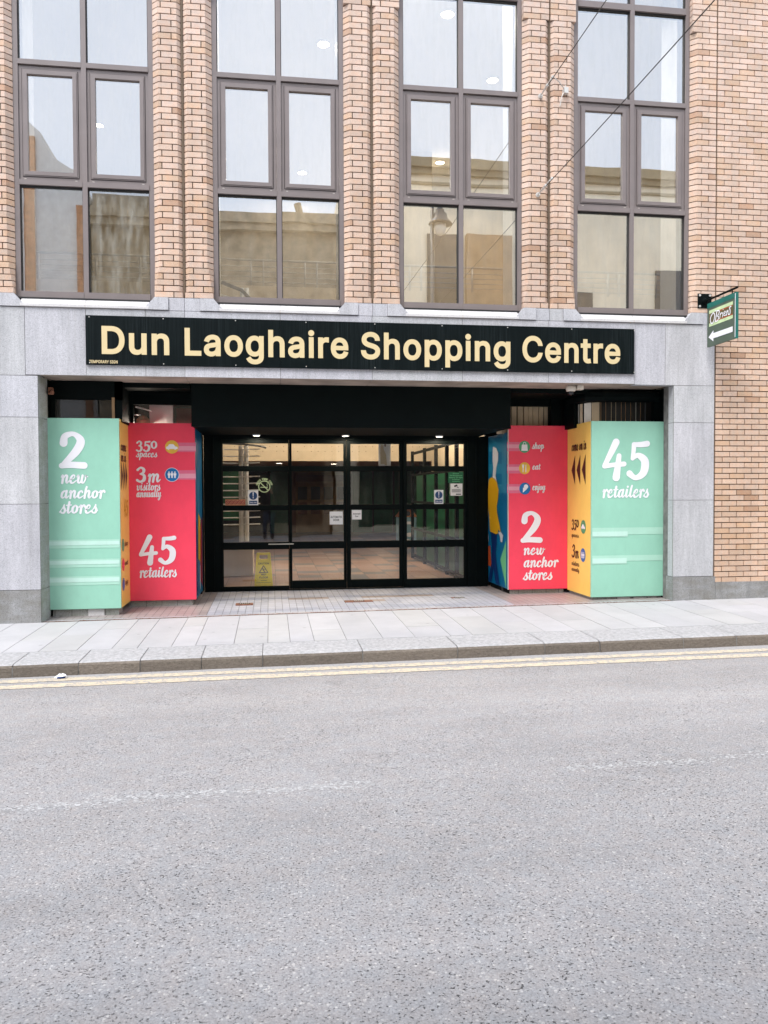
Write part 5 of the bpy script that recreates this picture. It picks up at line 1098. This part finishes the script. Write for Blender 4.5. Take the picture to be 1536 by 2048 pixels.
# right blue return with the printed walking figure
XB = 4.611; fb = Fr((XB, 2.4, 0), (0, -1, 0), (0, 0, 1))
mb = MB(); mb.box(XB, XB+.03, RYR+.031, 2.38, .085, 2.46); pb = mb.build('blue_panel', 'blue', HR)
def art(mb, pts, n, m):
    o = []
    for x, y in pts:
        P = at(960+x/4.097, 740+y/4.097, X=XB); u, v = fb.uv(P); o.append((min(max(u, .025), 1.098), min(max(v, .09), 2.45)))
    mb.poly(fb, o, n, m)
mb = MB()
for a, b_ in ((560, 670), (770, 850), (935, 1010)): art(mb, [(75, a), (216, a), (216, b_), (75, b_)], .002, 0)
for x0, x1 in ((180, 216),): art(mb, [(x0, 530), (x1, 530), (x1, 1010), (x0, 1010)], .003, 0)
mb.build_cut('printed_band', 'blue2', pb)
mb = MB()
art(mb, [(108, 628), (135, 640), (152, 680), (150, 740), (135, 800), (130, 870), (140, 915), (122, 890), (105, 880), (112, 800), (105, 740)], .005, 0)
art(mb, [(75, 895), (100, 878), (120, 890), (140, 915), (155, 985), (150, 1060), (140, 1110), (142, 1165), (165, 1280), (172, 1330), (150, 1305), (152, 1340), (130, 1345), (85, 1322), (78, 1200), (76, 1110), (64, 1200), (62, 1335), (50, 1335), (50, 1050), (60, 980)], .006, 1)
art(mb, [(150, 1330), (172, 1325), (192, 1355), (185, 1410), (172, 1410), (165, 1360)], .0055, 0); art(mb, [(50, 1330), (65, 1330), (72, 1370), (60, 1415), (50, 1415)], .0055, 0)
art(mb, [(90, 1322), (142, 1340), (140, 1400), (130, 1500), (140, 1600), (165, 1768), (130, 1748), (113, 1625), (95, 1738), (62, 1718), (95, 1590), (100, 1450)], .005, 2)
art(mb, [(52, 1440), (85, 1437), (97, 1612), (52, 1595)], .0045, 3); art(mb, [(216, 1395), (168, 1555), (216, 1795)], .004, 4)
mb.build('printed_figure', ['skin', 'yellow', 'navy', 'rust', 'lgreen'], pb)
mb = MB(); mb.box(XB-.004, XB+.004, RYR-.004, RYR+.03, .08, 2.5); mb.build('corner_trim', 'edge', HR)
mb = MB(); mb.box(4.65, 5.5, RYR+.05, RYR+.3, -.02, .07, 0); mb.box(5.60, 6.62, GY+.05, GY+.3, 0, .055, 0); mb.box(5.58, 5.62, GY+.06, RYR, 0, .055, 0); mb.box(4.645, 4.66, RYR+.06, 2.38, 0, .075, 3)
mb.box(5.95, 6.15, GY+.04, GY+.05, .02, .05, 1); mb.box(6.2, 6.55, GY+.04, GY+.05, .02, .05, 1)
for x in (4.78, 5.0, 5.22, 5.42): mb.box(x, x+.007, RYR+.046, RYR+.05, 0, .07, 2)
for x in (5.78, 5.94, 6.18, 6.4): mb.box(x, x+.008, GY+.036, GY+.04, .02, .052, 2)
mb.build('plinth', ['granite_jamb', 'granite_sill', 'joint', 'black'], HR)

# ------------------------------------------------------------------ notices on the door glass
NY = DY+.036
def notice(name, rect, lab, cat, Y=NY, m='paper', grp=None):
    x0, y0, x1, y1 = rect; P0, P1 = at(x0, y1, Y=Y), at(x1, y0, Y=Y); fr = Fr((P0.x, Y, P0.z), (1, 0, 0), (0, 0, 1)); w_, h_ = P1.x-P0.x, P1.z-P0.z
    t = thing(name, lab, cat, grp); t.location = (0, 0, 0)
    a = MB(); a.fbox(fr, 0, w_, 0, h_, .0, .002); a.build('sheet', m, t)
    return t, fr, w_, h_
for rect, lab in (((496.4, 980.9, 516.4, 1010.4), 'blue and white keep clear notice on the glass left of the sliding doors'), ((868.4, 979.9, 886.7, 1007.7), 'blue and white keep clear notice on the glass right of the sliding doors')):
    t, fr, w_, h_ = notice('safety_notice', rect, lab, 'notice', DY+.008, grp='keep clear notices on the door glass')
    a = MB(); a.disc(fr, w_/2, h_*.64, w_*.4, w_*.4, .003, 0); a.fbox(fr, w_*.1, w_*.9, h_*.08, h_*.30, .002, .003, 0)
    a.poly(fr, [(w_*.44, h_*.88), (w_*.56, h_*.88), (w_*.53, h_*.58), (w_*.47, h_*.58)], .0045, 1); a.disc(fr, w_/2, h_*.5, w_*.055, w_*.055, .0045, 1)
    sans(a, fr, 'Keep clear', w_*.16, w_*.84, h_*.15, h_*.08, .0045, 1, .02); a.build('printing', ['safety_blue', 'print_white'], t)
t, fr, w_, h_ = notice('door_notice', (659.5, 1023, 685.6, 1049), 'white square notice reading AUTOMATIC DOOR in capitals on the left sliding door', 'notice')
a = MB(); sans(a, fr, 'AUTOMATIC', w_*.07, w_*.93, h_*.5, h_*.16, .003, 0, .01); sans(a, fr, 'DOOR', w_*.28, w_*.72, h_*.27, h_*.16, .003, 0, .01); a.build('printing', 'ink', t)
t, fr, w_, h_ = notice('door_notice', (703.9, 1020, 723, 1039), 'smaller white notice reading Automatic Door in lower case on the right sliding door', 'notice')
a = MB(); sans(a, fr, 'Automatic', w_*.1, w_*.9, h_*.52, h_*.17, .003, 0, .02); sans(a, fr, 'Door', w_*.33, w_*.67, h_*.26, h_*.17, .003, 0, .02); a.build('printing', 'ink', t)
t, fr, w_, h_ = notice('camera_notice', (900.9, 967, 924.8, 991.4), 'grey notice with a camera symbol on the right fixed glass panel', 'notice', DY+.008)
a = MB(); a.poly(fr, [(w_*.28, h_*.82), (w_*.55, h_*.93), (w_*.6, h_*.82), (w_*.36, h_*.7)], .003); a.poly(fr, [(w_*.5, h_*.72), (w_*.68, h_*.62), (w_*.68, h_*.68), (w_*.54, h_*.76)], .0032)
for i, q in enumerate((.5, .43, .36, .29)): a.fbox(fr, w_*.1, w_*(.9 if i % 2 else .84), h_*q, h_*(q+.03), .002, .003)
a.fbox(fr, w_*.45, w_*.88, h_*.08, h_*.16, .002, .003); a.build('printing', 'ink', t)
# admission notice: white text straight on the glass
P0, P1 = at(896.7, 966, Y=DY+.008), at(926.5, 944.5, Y=DY+.008); fr = Fr((P0.x, DY+.008, P0.z), (1, 0, 0), (0, 0, 1)); w_, h_ = P1.x-P0.x, P1.z-P0.z
a = MB(); a.fbox(fr, 0, w_, 0, h_, .0, .0015, 1)
for i, s_ in enumerate(('NOTICE', 'The Management', 'Reserve The Right', 'to Refuse', 'Admission')):
    ww = (.4, .85, .9, .5, .5)[i]; sans(a, fr, s_, w_*(.5-ww/2), w_*(.5+ww/2), h_*(.82-.18*i), h_*.1, .003, 0, .01)
tag(a.build('admission_notice', ['lgreen', 'interior_green']), 'dark green notice in small pale text above the camera notice on the right panel', 'notice')
# smoke free sticker
P = at(528.6, 973.1, Y=DY+.008); fr = Fr((P.x, DY+.008, P.z), (1, 0, 0), (0, 0, 1)); r = .088; a = MB()
ring = [(r*math.cos(6.2832*i/32), r*math.sin(6.2832*i/32)) for i in range(33)]
a.stroke(fr, ring, .014, .001, 0, 2); a.stroke(fr, [(-r*.7, r*.7), (r*.7, -r*.7)], .014, .0014); a.stroke(fr, [(-.055, -.012), (.05, -.012)], .013, .0018); a.stroke(fr, [(.045, .005), (.05, .02), (.04, .035), (.048, .05)], .006, .0022)
for i, ch in enumerate('SMOKE FREE ZONE'):
    if ch == ' ': continue
    an = math.radians(165-150*i/14); f2 = Fr(fr.p(1.32*r*math.cos(an), 1.32*r*math.sin(an), 0), (math.sin(an), 0, -math.cos(an)), (math.cos(an), 0, math.sin(an)))
    sans(a, f2, ch, -.011, .011, -.012, .03, .001, 0, .02)
tag(a.build('smoking_sticker', 'sign_pale'), 'round smoke free zone sticker with a crossed cigarette on the left glass panel', 'sticker')
t, fr, w_, h_ = notice('pictogram_strip', (450.5, 998.7, 491, 1010.9), 'orange strip of round pictograms low on the left glass panel', 'notice', DY+.008, 'copper')
a = MB()
for i in range(5):
    cxx = w_*(.11+.195*i); a.stroke(fr, [(cxx+h_*.28*math.cos(6.2832*q/14), h_*.5+h_*.28*math.sin(6.2832*q/14)) for q in range(15)], h_*.08, .003, 0, 2); a.stroke(fr, [(cxx-h_*.2, h_*.68), (cxx+h_*.2, h_*.32)], h_*.08, .0034)
a.build('printing', 'crimson', t)
t, fr, w_, h_ = notice('poster', (756.9, 878, 781.3, 931.6), 'pale poster with a tall plain figure in the top of the right sliding door', 'poster', DY+.09)
a = MB(); a.poly(fr, [(w_*.18, h_*.02), (w_*.14, h_*.5), (w_*.2, h_*.85), (w_*.3, h_*.93), (w_*.4, h_*.85), (w_*.42, h_*.62), (w_*.62, h_*.42), (w_*.7, h_*.02)], .003, 0); a.disc(fr, w_*.55, h_*.78, w_*.08, h_*.07, .003, 1)
a.fbox(fr, w_*.06, w_*.5, h_*.01, h_*.06, .0032, .0036, 2); a.build('printing', ['cream', 'terracotta', 'print_white'], t)

# ------------------------------------------------------------------ wet floor sign, bin
cs = thing('caution_sign', 'yellow folding wet floor caution sign standing inside the left glass panel', 'floor sign')
P = at(527.5, 1176, Y=2.72); cx = P.x
def aframe(y_b, y_t, sgn):
    A_ = MB(); fr = Fr((cx, y_b, 0), (1, 0, 0), (0, y_t-y_b, .58)); 
    out = [(-.152, 0), (-.10, 0), (-.085, .022), (.085, .022), (.10, 0), (.152, 0), (.112, .585), (.095, .6), (-.095, .6), (-.112, .585)]
    # body in pieces around the hand hole
    A_.prism(fr, [(-.152, 0), (-.10, 0), (-.085, .022), (.085, .022), (.10, 0), (.152, 0), (.119, .49), (-.119, .49)], 0, .02)
    A_.prism(fr, [(-.119, .4902), (-.065, .4902), (-.065, .5598), (-.1135, .5598)], 0, .02); A_.prism(fr, [(.065, .4902), (.119, .4902), (.1135, .5598), (.065, .5598)], 0, .02)
    A_.prism(fr, [(-.1135, .56), (.1135, .56), (.112, .588), (.095, .6), (-.095, .6), (-.112, .588)], 0, .02)
    o = A_.build('board', 'caution', cs, bevel=.003)
    if sgn:
        B_ = MB(); sans(B_, fr, 'CAUTION', -.085, .085, .405, .03, .0215, 0, .03); sans(B_, fr, 'WET', -.04, .045, .225, .03, .0215, 0, .03); sans(B_, fr, 'FLOOR', -.065, .07, .18, .03, .0215, 0, .03)
        tri = [(0, .385), (.068, .272), (-.068, .272), (0, .385)]
        for (p, q) in zip(tri, tri[1:]): B_.stroke(fr, [p, q], .011, .0216)
        B_.stroke(fr, [(-.012, .335), (.0, .31), (.02, .285)], .012, .0220); B_.stroke(fr, [(-.018, .325), (.01, .33), (.025, .315)], .007, .0224); B_.disc(fr, -.018, .348, .008, .008, .0226)
        B_.stroke(fr, [(-.045, .145), (.05, .145)], .005, .022); B_.stroke(fr, [(-.12, .11), (.12, .11)], .004, .0222); B_.build('lettering', 'ink', o)
aframe(2.58, 2.70, True); aframe(2.86, 2.745, False)
bn = thing('litter_bin', 'pale blue litter bin with a copper hood standing in the mall behind the right door', 'litter bin')
bx = at(813, 1060, Y=12.4).x
a = MB(); a.box(bx-.26, bx+.26, 12.2, 12.7, .02, .82); a.build('body', 'bin_blue', bn, bevel=.02)
a = MB(); a.raw([(bx-.29, 12.18, .83), (bx+.29, 12.18, .83), (bx+.29, 12.72, .83), (bx-.29, 12.72, .83), (bx-.12, 12.28, 1.06), (bx+.12, 12.28, 1.06), (bx+.12, 12.62, 1.06), (bx-.12, 12.62, 1.06)], [(0, 1, 5, 4), (1, 2, 6, 5), (2, 3, 7, 6), (3, 0, 4, 7), (4, 5, 6, 7), (3, 2, 1, 0)])
a.disc(Fr((bx, 12.215, .93), (1, 0, 0), (0, .1, .23)), 0, 0, .09, .075, .006, 1); a.build('hood', ['copper', 'gasket'], bn)
a = MB(); fr = Fr((bx, 12.195, 0), (1, 0, 0), (0, 0, 1)); a.fbox(fr, -.02, .12, .62, .70, 0, .003); a.disc(fr, .05, .32, .1, .06, .002); a.disc(fr, -.02, .14, .12, .05, .002); a.build('label_patch', 'print_white', bn)

# ------------------------------------------------------------------ hanging sign
hsn = thing('hanging_sign', 'green hanging sign with a white arrow on a black wall bracket', 'sign')
XS = 7.03
a = MB(); a.box(6.93, 7.13, -.012, 0-.001, 4.092, 4.292)
for x in (6.955, 7.105):
    for z in (4.117, 4.267): a.lathe([(.001, 0), (.002, 0)], 0, 0, 3) if False else a.prism(Fr((0, -.012, 0), (1, 0, 0), (0, 0, 1)), [(x+.016*math.cos(q*1.047), z+.016*math.sin(q*1.047)) for q in range(6)], 0, .012, 1)
a.lathe([(.04, 0), (.04, .01)], 0, 0, 4) if False else a.tube([(XS, -.012, 4.185), (XS, -.06, 4.185)], [.05, .028], 12)
a.build('wall_plate', ['black', 'galv'], hsn)
a = MB(); a.tube([(XS, -.03, 4.185), (XS, -.80, 4.185)], .014, 10)
for y in (-.17, -.68): a.tube([(XS, y, 4.18), (XS, y, 4.10)], .007, 6)
a.build('arm', 'black', hsn, smooth=False)
fh = Fr((XS-.014, -.105, 3.535), (0, -1, 0), (0, 0, 1)); HW, HH = .668, .585
a = MB(); a.box(XS-.014, XS+.014, -.105-HW, -.105, 3.535, 3.535+HH); pn = a.build('panel', 'sign_green', hsn)
a = MB(); a.box(XS-.017, XS+.017, -.105-HW, -.105, 3.535+HH-.06, 3.535+HH+.008); a.box(XS-.02, XS+.02, -.105-HW-.02, -.105-HW, 3.535, 3.535+HH+.008); a.build('rim', 'sign_teal', hsn)
a = MB(); a.box(XS-.021, XS-.0185, -.105-HW-.016, -.105-HW-.004, 3.55, 3.535+HH-.01); a.build('rim_edge', 'print_white', hsn)
a = MB()
a.poly(fh, [(.05, .27), (HW-.05, .27), (HW-.05, .49), (.05, .49)], .002, 0); a.poly(fh, [(.05, .315), (HW-.05, .315), (HW-.05, .445), (.05, .445)], .0035, 1)
a.poly(fh, [(.2, .318), (HW-.05, .318), (HW-.05, .328), (.2, .328)], .005, 3); a.poly(fh, [(.28, .43), (HW-.05, .43), (HW-.05, .44), (.28, .44)], .005, 3)
a.poly(fh, [(.04, .13), (.16, .205), (.16, .165), (HW-.05, .165), (HW-.05, .095), (.16, .095), (.16, .055)], .003, 2)
o_ = [([(.16, .44), (.10, .40), (.09, .34), (.13, .30), (.18, .34), (.19, .41), (.16, .44)], .017), ([(.21, .46), (.215, .45)], .014), ([(.25, .45), (.23, .38), (.21, .31)], .02), ([(.25, .445), (.31, .43), (.28, .385), (.24, .38), (.29, .36), (.27, .315), (.21, .31)], .016),
      ([(.33, .395), (.325, .35), (.315, .33)], .015), ([(.33, .37), (.36, .395), (.375, .385)], .013), ([(.395, .39), (.385, .335)], .015), ([(.40, .43), (.401, .431)], .014), ([(.41, .36), (.45, .375), (.45, .395), (.425, .385), (.42, .345), (.47, .345)], .012), ([(.49, .39), (.478, .335)], .015), ([(.485, .36), (.515, .395), (.52, .34)], .013), ([(.585, .43), (.55, .42), (.565, .38), (.56, .34), (.53, .335)], .016)]
for i, (p, w_) in enumerate(o_): a.stroke(fh, p, w_, .006+.0002*i, 2)
a.build('printing', ['sign_pale', 'sign_brown', 'print_white', 'rust'], pn)

# ------------------------------------------------------------------ cameras under the soffit
sc_ = thing('security_camera', 'cream dome security camera fixed under the granite soffit near the right blinds', 'security camera')
cx, cy = 5.20, .25
a = MB(); a.lathe([(.05, 3.036), (.068, 3.02), (.072, 2.985), (.06, 2.955), (.045, 2.95)], cx, cy, 24); a.build('housing', 'camera_white', sc_, smooth=True)
a = MB(); a.lathe([(.044, 2.955), (.040, 2.925), (.026, 2.905), (.004, 2.898)], cx, cy, 20); a.build('dome', 'lens', sc_, smooth=True)
a = MB(); a.box(cx+.075, cx+.17, cy-.045, cy+.045, 2.975, 3.036); a.build('junction_box', 'camera_white', sc_, bevel=.006)
ol = thing('bulkhead_camera', 'small rusty box camera high in the dark left corner of the entrance', 'security camera')
a = MB(); a.box(-1.735, -1.68, .30, .36, 2.83, 2.92); a.build('bracket', 'drain', ol, bevel=.004)
a = MB(); a.tube([(-1.70, .31, 2.86), (-1.67, .24, 2.845)], .026, 12); a.build('barrel', 'terracotta', ol)

# ------------------------------------------------------------------ span wires across the street
def span(name, a_px, b_px, Yb, lab):
    t = thing(name, lab, 'cable')
    P = at(*a_px, Y=-.04); Q = at(*b_px, Y=Yb); d = (Q-P).normalized(); end = P+d*(13.0/abs(d.y))
    A_ = MB(); A_.prism(Fr((P.x, 0, P.z), (1, 0, 0), (0, 0, 1)), [(.03*math.cos(q*.785), .03*math.sin(q*.785)) for q in range(8)], 0, .012); A_.tube([(P.x, -.01, P.z), P], .012, 8); A_.tube([P+Vector((.02*math.cos(q*.7), 0, .02*math.sin(q*.7))) for q in range(10)], .006, 6); A_.build('wall_anchor', 'galv', t)
    A_ = MB(); A_.tube([P, P+d*.22], [.008, .014], 8); A_.tube([P+d*.24, P+d*.30], .018, 8); A_.tube([P+d*.34, P+d*.46], .013, 8); A_.tube([P+d*.5, P+d*.53], .017, 8); A_.build('turnbuckle', 'galv', t)
    k = 24; A_ = MB(); A_.tube([P+(end-P)*(i/k)-Vector((0, 0, .10*4*(i/k)*(1-i/k))) for i in range(k+1)], .0055, 6); A_.build('wire', 'cable', t)
    return t, P, d
t1, P1, d1 = span('span_wire', (1082, 190), (1205, 0), -2.3, 'upper span wire anchored on the third brick pier, with a loose grey tail')
t2, P2, d2 = span('span_wire', (1077, 388), (1410, 0), -4.2, 'lower span wire anchored on the third brick pier below the upper one')
a = MB(); q = P1+d1*.53; B = at(1128, 183, Y=-.04)
a.tube([q, q+(B-q)*.3+Vector((.03, 0, .0)), q+(B-q)*.8+Vector((.03, 0, -.0)), B, B+Vector((-.03, .0, -.07)), B+Vector((-.05, .02, -.19))], .006, 6); a.build('tail', 'galv', t1)
a = MB(); a.box(B.x-.01, B.x+.05, -.075, -.002, B.z-.03, B.z+.045); a.tube([B+Vector((.02, 0, .04)), B+Vector((.02, 0, .08))], .008, 6); a.build('clamp', 'galv', t1)

# ------------------------------------------------------------------ litter
a = MB(); rnd = random.Random(3); c0 = at(125, 1354, Z=-.19); k = 9; rows = []
for j, (rr_, h_) in enumerate(((.055, 0.004), (.05, .02), (.033, .035), (.01, .04))):
    rows.append([(c0.x+rr_*rnd.uniform(.7, 1.25)*1.15*math.cos(6.283*i/k), c0.y-.06+rr_*rnd.uniform(.7, 1.2)*.55*math.sin(6.283*i/k), rz(c0.x, c0.y-.06)+h_*rnd.uniform(.6, 1.2)+.004) for i in range(k)])
for j in range(3):
    for i in range(k): a.face([rows[j][i], rows[j][(i+1) % k], rows[j+1][(i+1) % k], rows[j+1][i]], 1 if (j == 0 and i in (6, 7)) else 0)
a.face(rows[3], 0)
tag(a.build('crumpled_tissue', ['tissue', 'navy']), 'crumpled white tissue lying in the gutter by the kerb', 'litter')

# ------------------------------------------------------------------ other side of the street (seen mirrored in the glass)
mb = MB()
for x in range(int(XL), int(XR)): mb.box(x, x+.99, -12.95, -9.0, -.4, .0092*(x-2.4)-.03)
tag(mb.build('pavement', 'granite_sill'), kind='structure')
BY = -12.9
cb = thing('rendered_building', 'cream rendered building with a moulded cornice across the street, mirrored in the right windows', 'building')
a = MB(); a.box(3.3, 26, BY-9, BY, -.4, 10.9); a.build('wall', 'render_cream', cb)
a = MB(); a.box(3.2, 26, BY-.1, BY+.28, 11.05, 11.32); a.box(3.25, 26, BY-.1, BY+.16, 10.9, 11.05); a.box(3.26, 26, BY-.1, BY+.06, 10.62, 10.7); a.box(3.28, 26, BY-.1, BY+.04, 10.2, 10.24); a.build('cornice', 'render_trim', cb)
for x0, x1, z0, z1 in ((5.75, 6.7, 6.4, 9.2), (10.2, 10.9, 4.6, 7.6), (12.9, 13.9, 4.6, 8.4), (16, 17.4, 4.6, 7.6)):
    a = MB(); a.box(x0, x1, BY, BY+.05, z0, z1); a.box(x0-.06, x1+.06, BY, BY+.1, z0-.12, z0, 1); a.build('window', ['window_dark', 'render_trim'], cb)
a = MB(); a.box(6.88, 8.27, BY, BY+.3, 5.6, 9.2); a.build('bay', 'timber', cb)
a = MB()
for x in range(4): a.box(4.2+x*5.2, 8.4+x*5.2, BY, BY+.05, .3, 3.2)
a.build('shop_window', 'window_dark', cb)
bb = thing('brown_building', 'dark brown brick building with an overhanging eave across the street, mirrored in the second window', 'building')
a = MB(); a.box(-3.9, 3.2, BY-8, BY-.1, -.4, 9.3); a.build('wall', 'brown_brick', bb)
a = MB(); a.box(-3.9, 3.1, BY-8, BY+.25, 9.3, 9.58); a.box(-3.9, -1.2, BY-8, BY-.2, 9.58, 10.05); a.box(-3.9, 3.05, BY-.1, BY+.15, 9.1, 9.3); a.tube([(2.05, BY-.1, 9.5), (1.93, BY-.1, 9.95)], .11, 8); a.build('eave', 'brown_brick', bb)
for x0 in (-3.4, -1.3, .8):
    a = MB(); a.box(x0, x0+1.1, BY-.1, BY-.05, 4.6, 6.6); a.box(x0-.1, x0+1.2, BY-.1, BY, 4.45, 4.6, 1); a.build('window', ['window_dark', 'render_trim'], bb)
a = MB(); a.box(-3.7, 2.9, BY-.1, BY-.04, .4, 3.0); a.build('shop_window', 'window_dark', bb)
gb = thing('gabled_building', 'pale rendered building with a curved gable across the street, mirrored in the leftmost window', 'building')
fg = Fr((0, BY, 0), (-1, 0, 0), (0, 0, 1))
curve = [(-3.95, 9.9), (-4.28, 10.55), (-4.45, 10.61), (-4.86, 10.88), (-5.15, 11.34), (-5.22, 11.54), (-5.56, 11.85), (-5.9, 12.0), (-9.0, 12.2), (-9.0, -.4), (-3.95, -.4)]
a = MB(); a.prism(fg, [(-x, z) for x, z in curve], -8, -.02); a.build('wall', 'render_white', gb)
a = MB(); a.box(-5.62, -5.36, BY-.02, BY+.06, 0, 11.4); a.box(-4.24, -4.05, BY-.02, BY+.06, 0, 9.6); a.build('corner_pier', 'brick_far', gb)
a = MB(); a.box(-5.6, -4.9, BY-.02, BY+.04, 5.6, 6.2); a.build('window', 'window_dark', gb)
# street lamp behind the photographer
lamp = thing('street_lamp', 'grey street lamp with bell shaped head across the street, mirrored in the third window', 'street lamp')
LX, LY = 5.50, -10.9
a = MB(); a.lathe([(.14, -.1), (.14, .35), (.10, .42), (.10, 1.0), (.13, 1.05), (.13, 1.12), (.075, 1.2), (.07, 4.5), (.05, 9.3)], LX, LY, 16); a.build('pole', 'lamp_grey', lamp, smooth=True)
a = MB(); a.tube([(LX, LY, 9.25), (LX+.05, LY, 9.45), (LX+.17, LY, 9.48), (LX+.22, LY, 9.35)], .03, 8); a.build('arm', 'lamp_grey', lamp)
hx = LX+.22
a = MB(); a.lathe([(.03, 9.4), (.07, 9.32), (.065, 9.27), (.11, 9.22), (.115, 9.15), (.18, 9.09), (.20, 8.97), (.31, 8.87), (.32, 8.84), (.28, 8.84)], hx, LY, 24); a.build('lamp_head', 'lamp_grey', lamp, smooth=True)
a = MB(); a.lathe([(.15, 8.85), (.16, 8.72), (.12, 8.58), (.03, 8.53)], hx, LY, 20); a.build('globe', 'globe', lamp, smooth=True)

# ------------------------------------------------------------------ the photographer (seen only mirrored in the door glass)
ph = thing('person', 'person in dark jacket and blue jeans raising a phone, mirrored in the left door glass', 'person')
px_, py_ = CAM.x-.02, -10.86; G0 = .0092*(px_-2.4)-.03
def skin_mesh(name, verts, edges, radii, root, mat, parent, sub=2):
    me = bpy.data.meshes.new(name); me.from_pydata(verts, edges, []); o = bpy.data.objects.new(name, me); C.objects.link(o); o.parent = parent
    sk = o.modifiers.new('skin', 'SKIN'); me.skin_vertices or None
    for i, r in enumerate(radii):
        sv = me.skin_vertices[0].data[i] if me.skin_vertices else None
        if sv: sv.radius = r if isinstance(r, tuple) else (r, r); sv.use_root = (i == root)
    s_ = o.modifiers.new('sub', 'SUBSURF'); s_.levels = sub; s_.render_levels = sub; me.materials.append(M[mat]); return o
def W(x, y, z): return (px_+x, py_+y, G0+z)
bm_me = bpy.data.meshes.new('body')
V_ = [W(0, 0, .95), W(0, 0, 1.12), W(0, .0, 1.30), W(0, -.01, 1.42), W(0, .01, 1.50), W(0, .03, 1.58), W(0, .03, 1.66), W(0, .02, 1.73),
      W(.17, -.01, 1.41), W(.24, .08, 1.18), W(.12, .30, 1.42), W(.085, .37, 1.52), W(-.17, -.01, 1.41), W(-.24, .08, 1.18), W(-.12, .30, 1.42), W(-.085, .37, 1.52),
      W(.10, 0, .88), W(.11, .02, .48), W(.11, -.03, .09), W(.12, .10, .035), W(-.10, 0, .88), W(-.12, .04, .48), W(-.12, -.01, .09), W(-.13, .12, .035)]
E_ = [(0, 1), (1, 2), (2, 3), (3, 4), (4, 5), (5, 6), (6, 7), (3, 8), (8, 9), (9, 10), (10, 11), (3, 12), (12, 13), (13, 14), (14, 15), (0, 16), (16, 17), (17, 18), (18, 19), (0, 20), (20, 21), (21, 22), (22, 23)]
R2 = [.15, .135, .15, .12, .055, .07, .085, .06, .065, .048, .036, .028, .065, .048, .036, .028, .09, .062, .045, .035, .09, .062, .045, .035]
bm_me.from_pydata(V_, E_, []); bo = bpy.data.objects.new('body', bm_me); C.objects.link(bo); bo.parent = ph
sk = bo.modifiers.new('skin', 'SKIN')
import bmesh
bmx = bmesh.new(); bmx.from_mesh(bm_me); ly = bmx.verts.layers.skin.verify()
for i, vv in enumerate(bmx.verts): vv[ly].radius = (R2[i], R2[i]*.8 if i < 4 else R2[i]); vv[ly].use_root = (i == 0)
bmx.to_mesh(bm_me); bmx.free()
s_ = bo.modifiers.new('sub', 'SUBSURF'); s_.levels = 2; s_.render_levels = 2
bm_me.materials.append(M['cloth_dark'])
a = MB(); a.lathe([(.105, G0+1.62), (.112, G0+1.70), (.09, G0+1.77), (.03, G0+1.80)], px_, py_+.01, 16); a.build('hair', 'hair', ph, smooth=True)
a = MB(); a.lathe([(.05, G0+1.535), (.078, G0+1.58), (.085, G0+1.64), (.075, G0+1.69)], px_, py_+.055, 16); a.build('face', 'skin_tone', ph, smooth=True)
for sg in (-1, 1):
    a = MB()
    b0 = Vector(W(sg*.085, .375, 1.525))
    a.tube([b0, b0+Vector((-sg*.005, .03, .03)), b0+Vector((-sg*.01, .04, .065))], [.026, .034, .03], 10)
    for i in range(4):
        f0 = b0+Vector((-sg*.005, .035, .02+.018*i)); a.tube([f0, f0+Vector((-sg*.03, .022, .004)), f0+Vector((-sg*(.052-.004*i), .012, .006))], [.0095, .0085, .007], 8)
    a.tube([b0+Vector((0, .02, .02)), b0+Vector((-sg*.035, .0, .035)), b0+Vector((-sg*.05, .0, .05))], [.011, .010, .008], 8); a.build('hand', 'skin_tone', ph, smooth=True)
a = MB()
for sg in (-1, 1): a.tube([W(sg*.095, 0, .93), W(sg*.115, .03, .48), W(sg*.12, -.01, .06)], [.105, .078, .062], 12)
a.build('jeans', 'denim', ph, smooth=True)
phn = thing('phone', 'dark phone held up by the person photographing the entrance', 'phone')
a = MB(); a.box(px_-.075, px_+.075, py_+.402, py_+.41, G0+1.52, G0+1.60); a.build('phone_body', 'gasket', phn, bevel=.003)
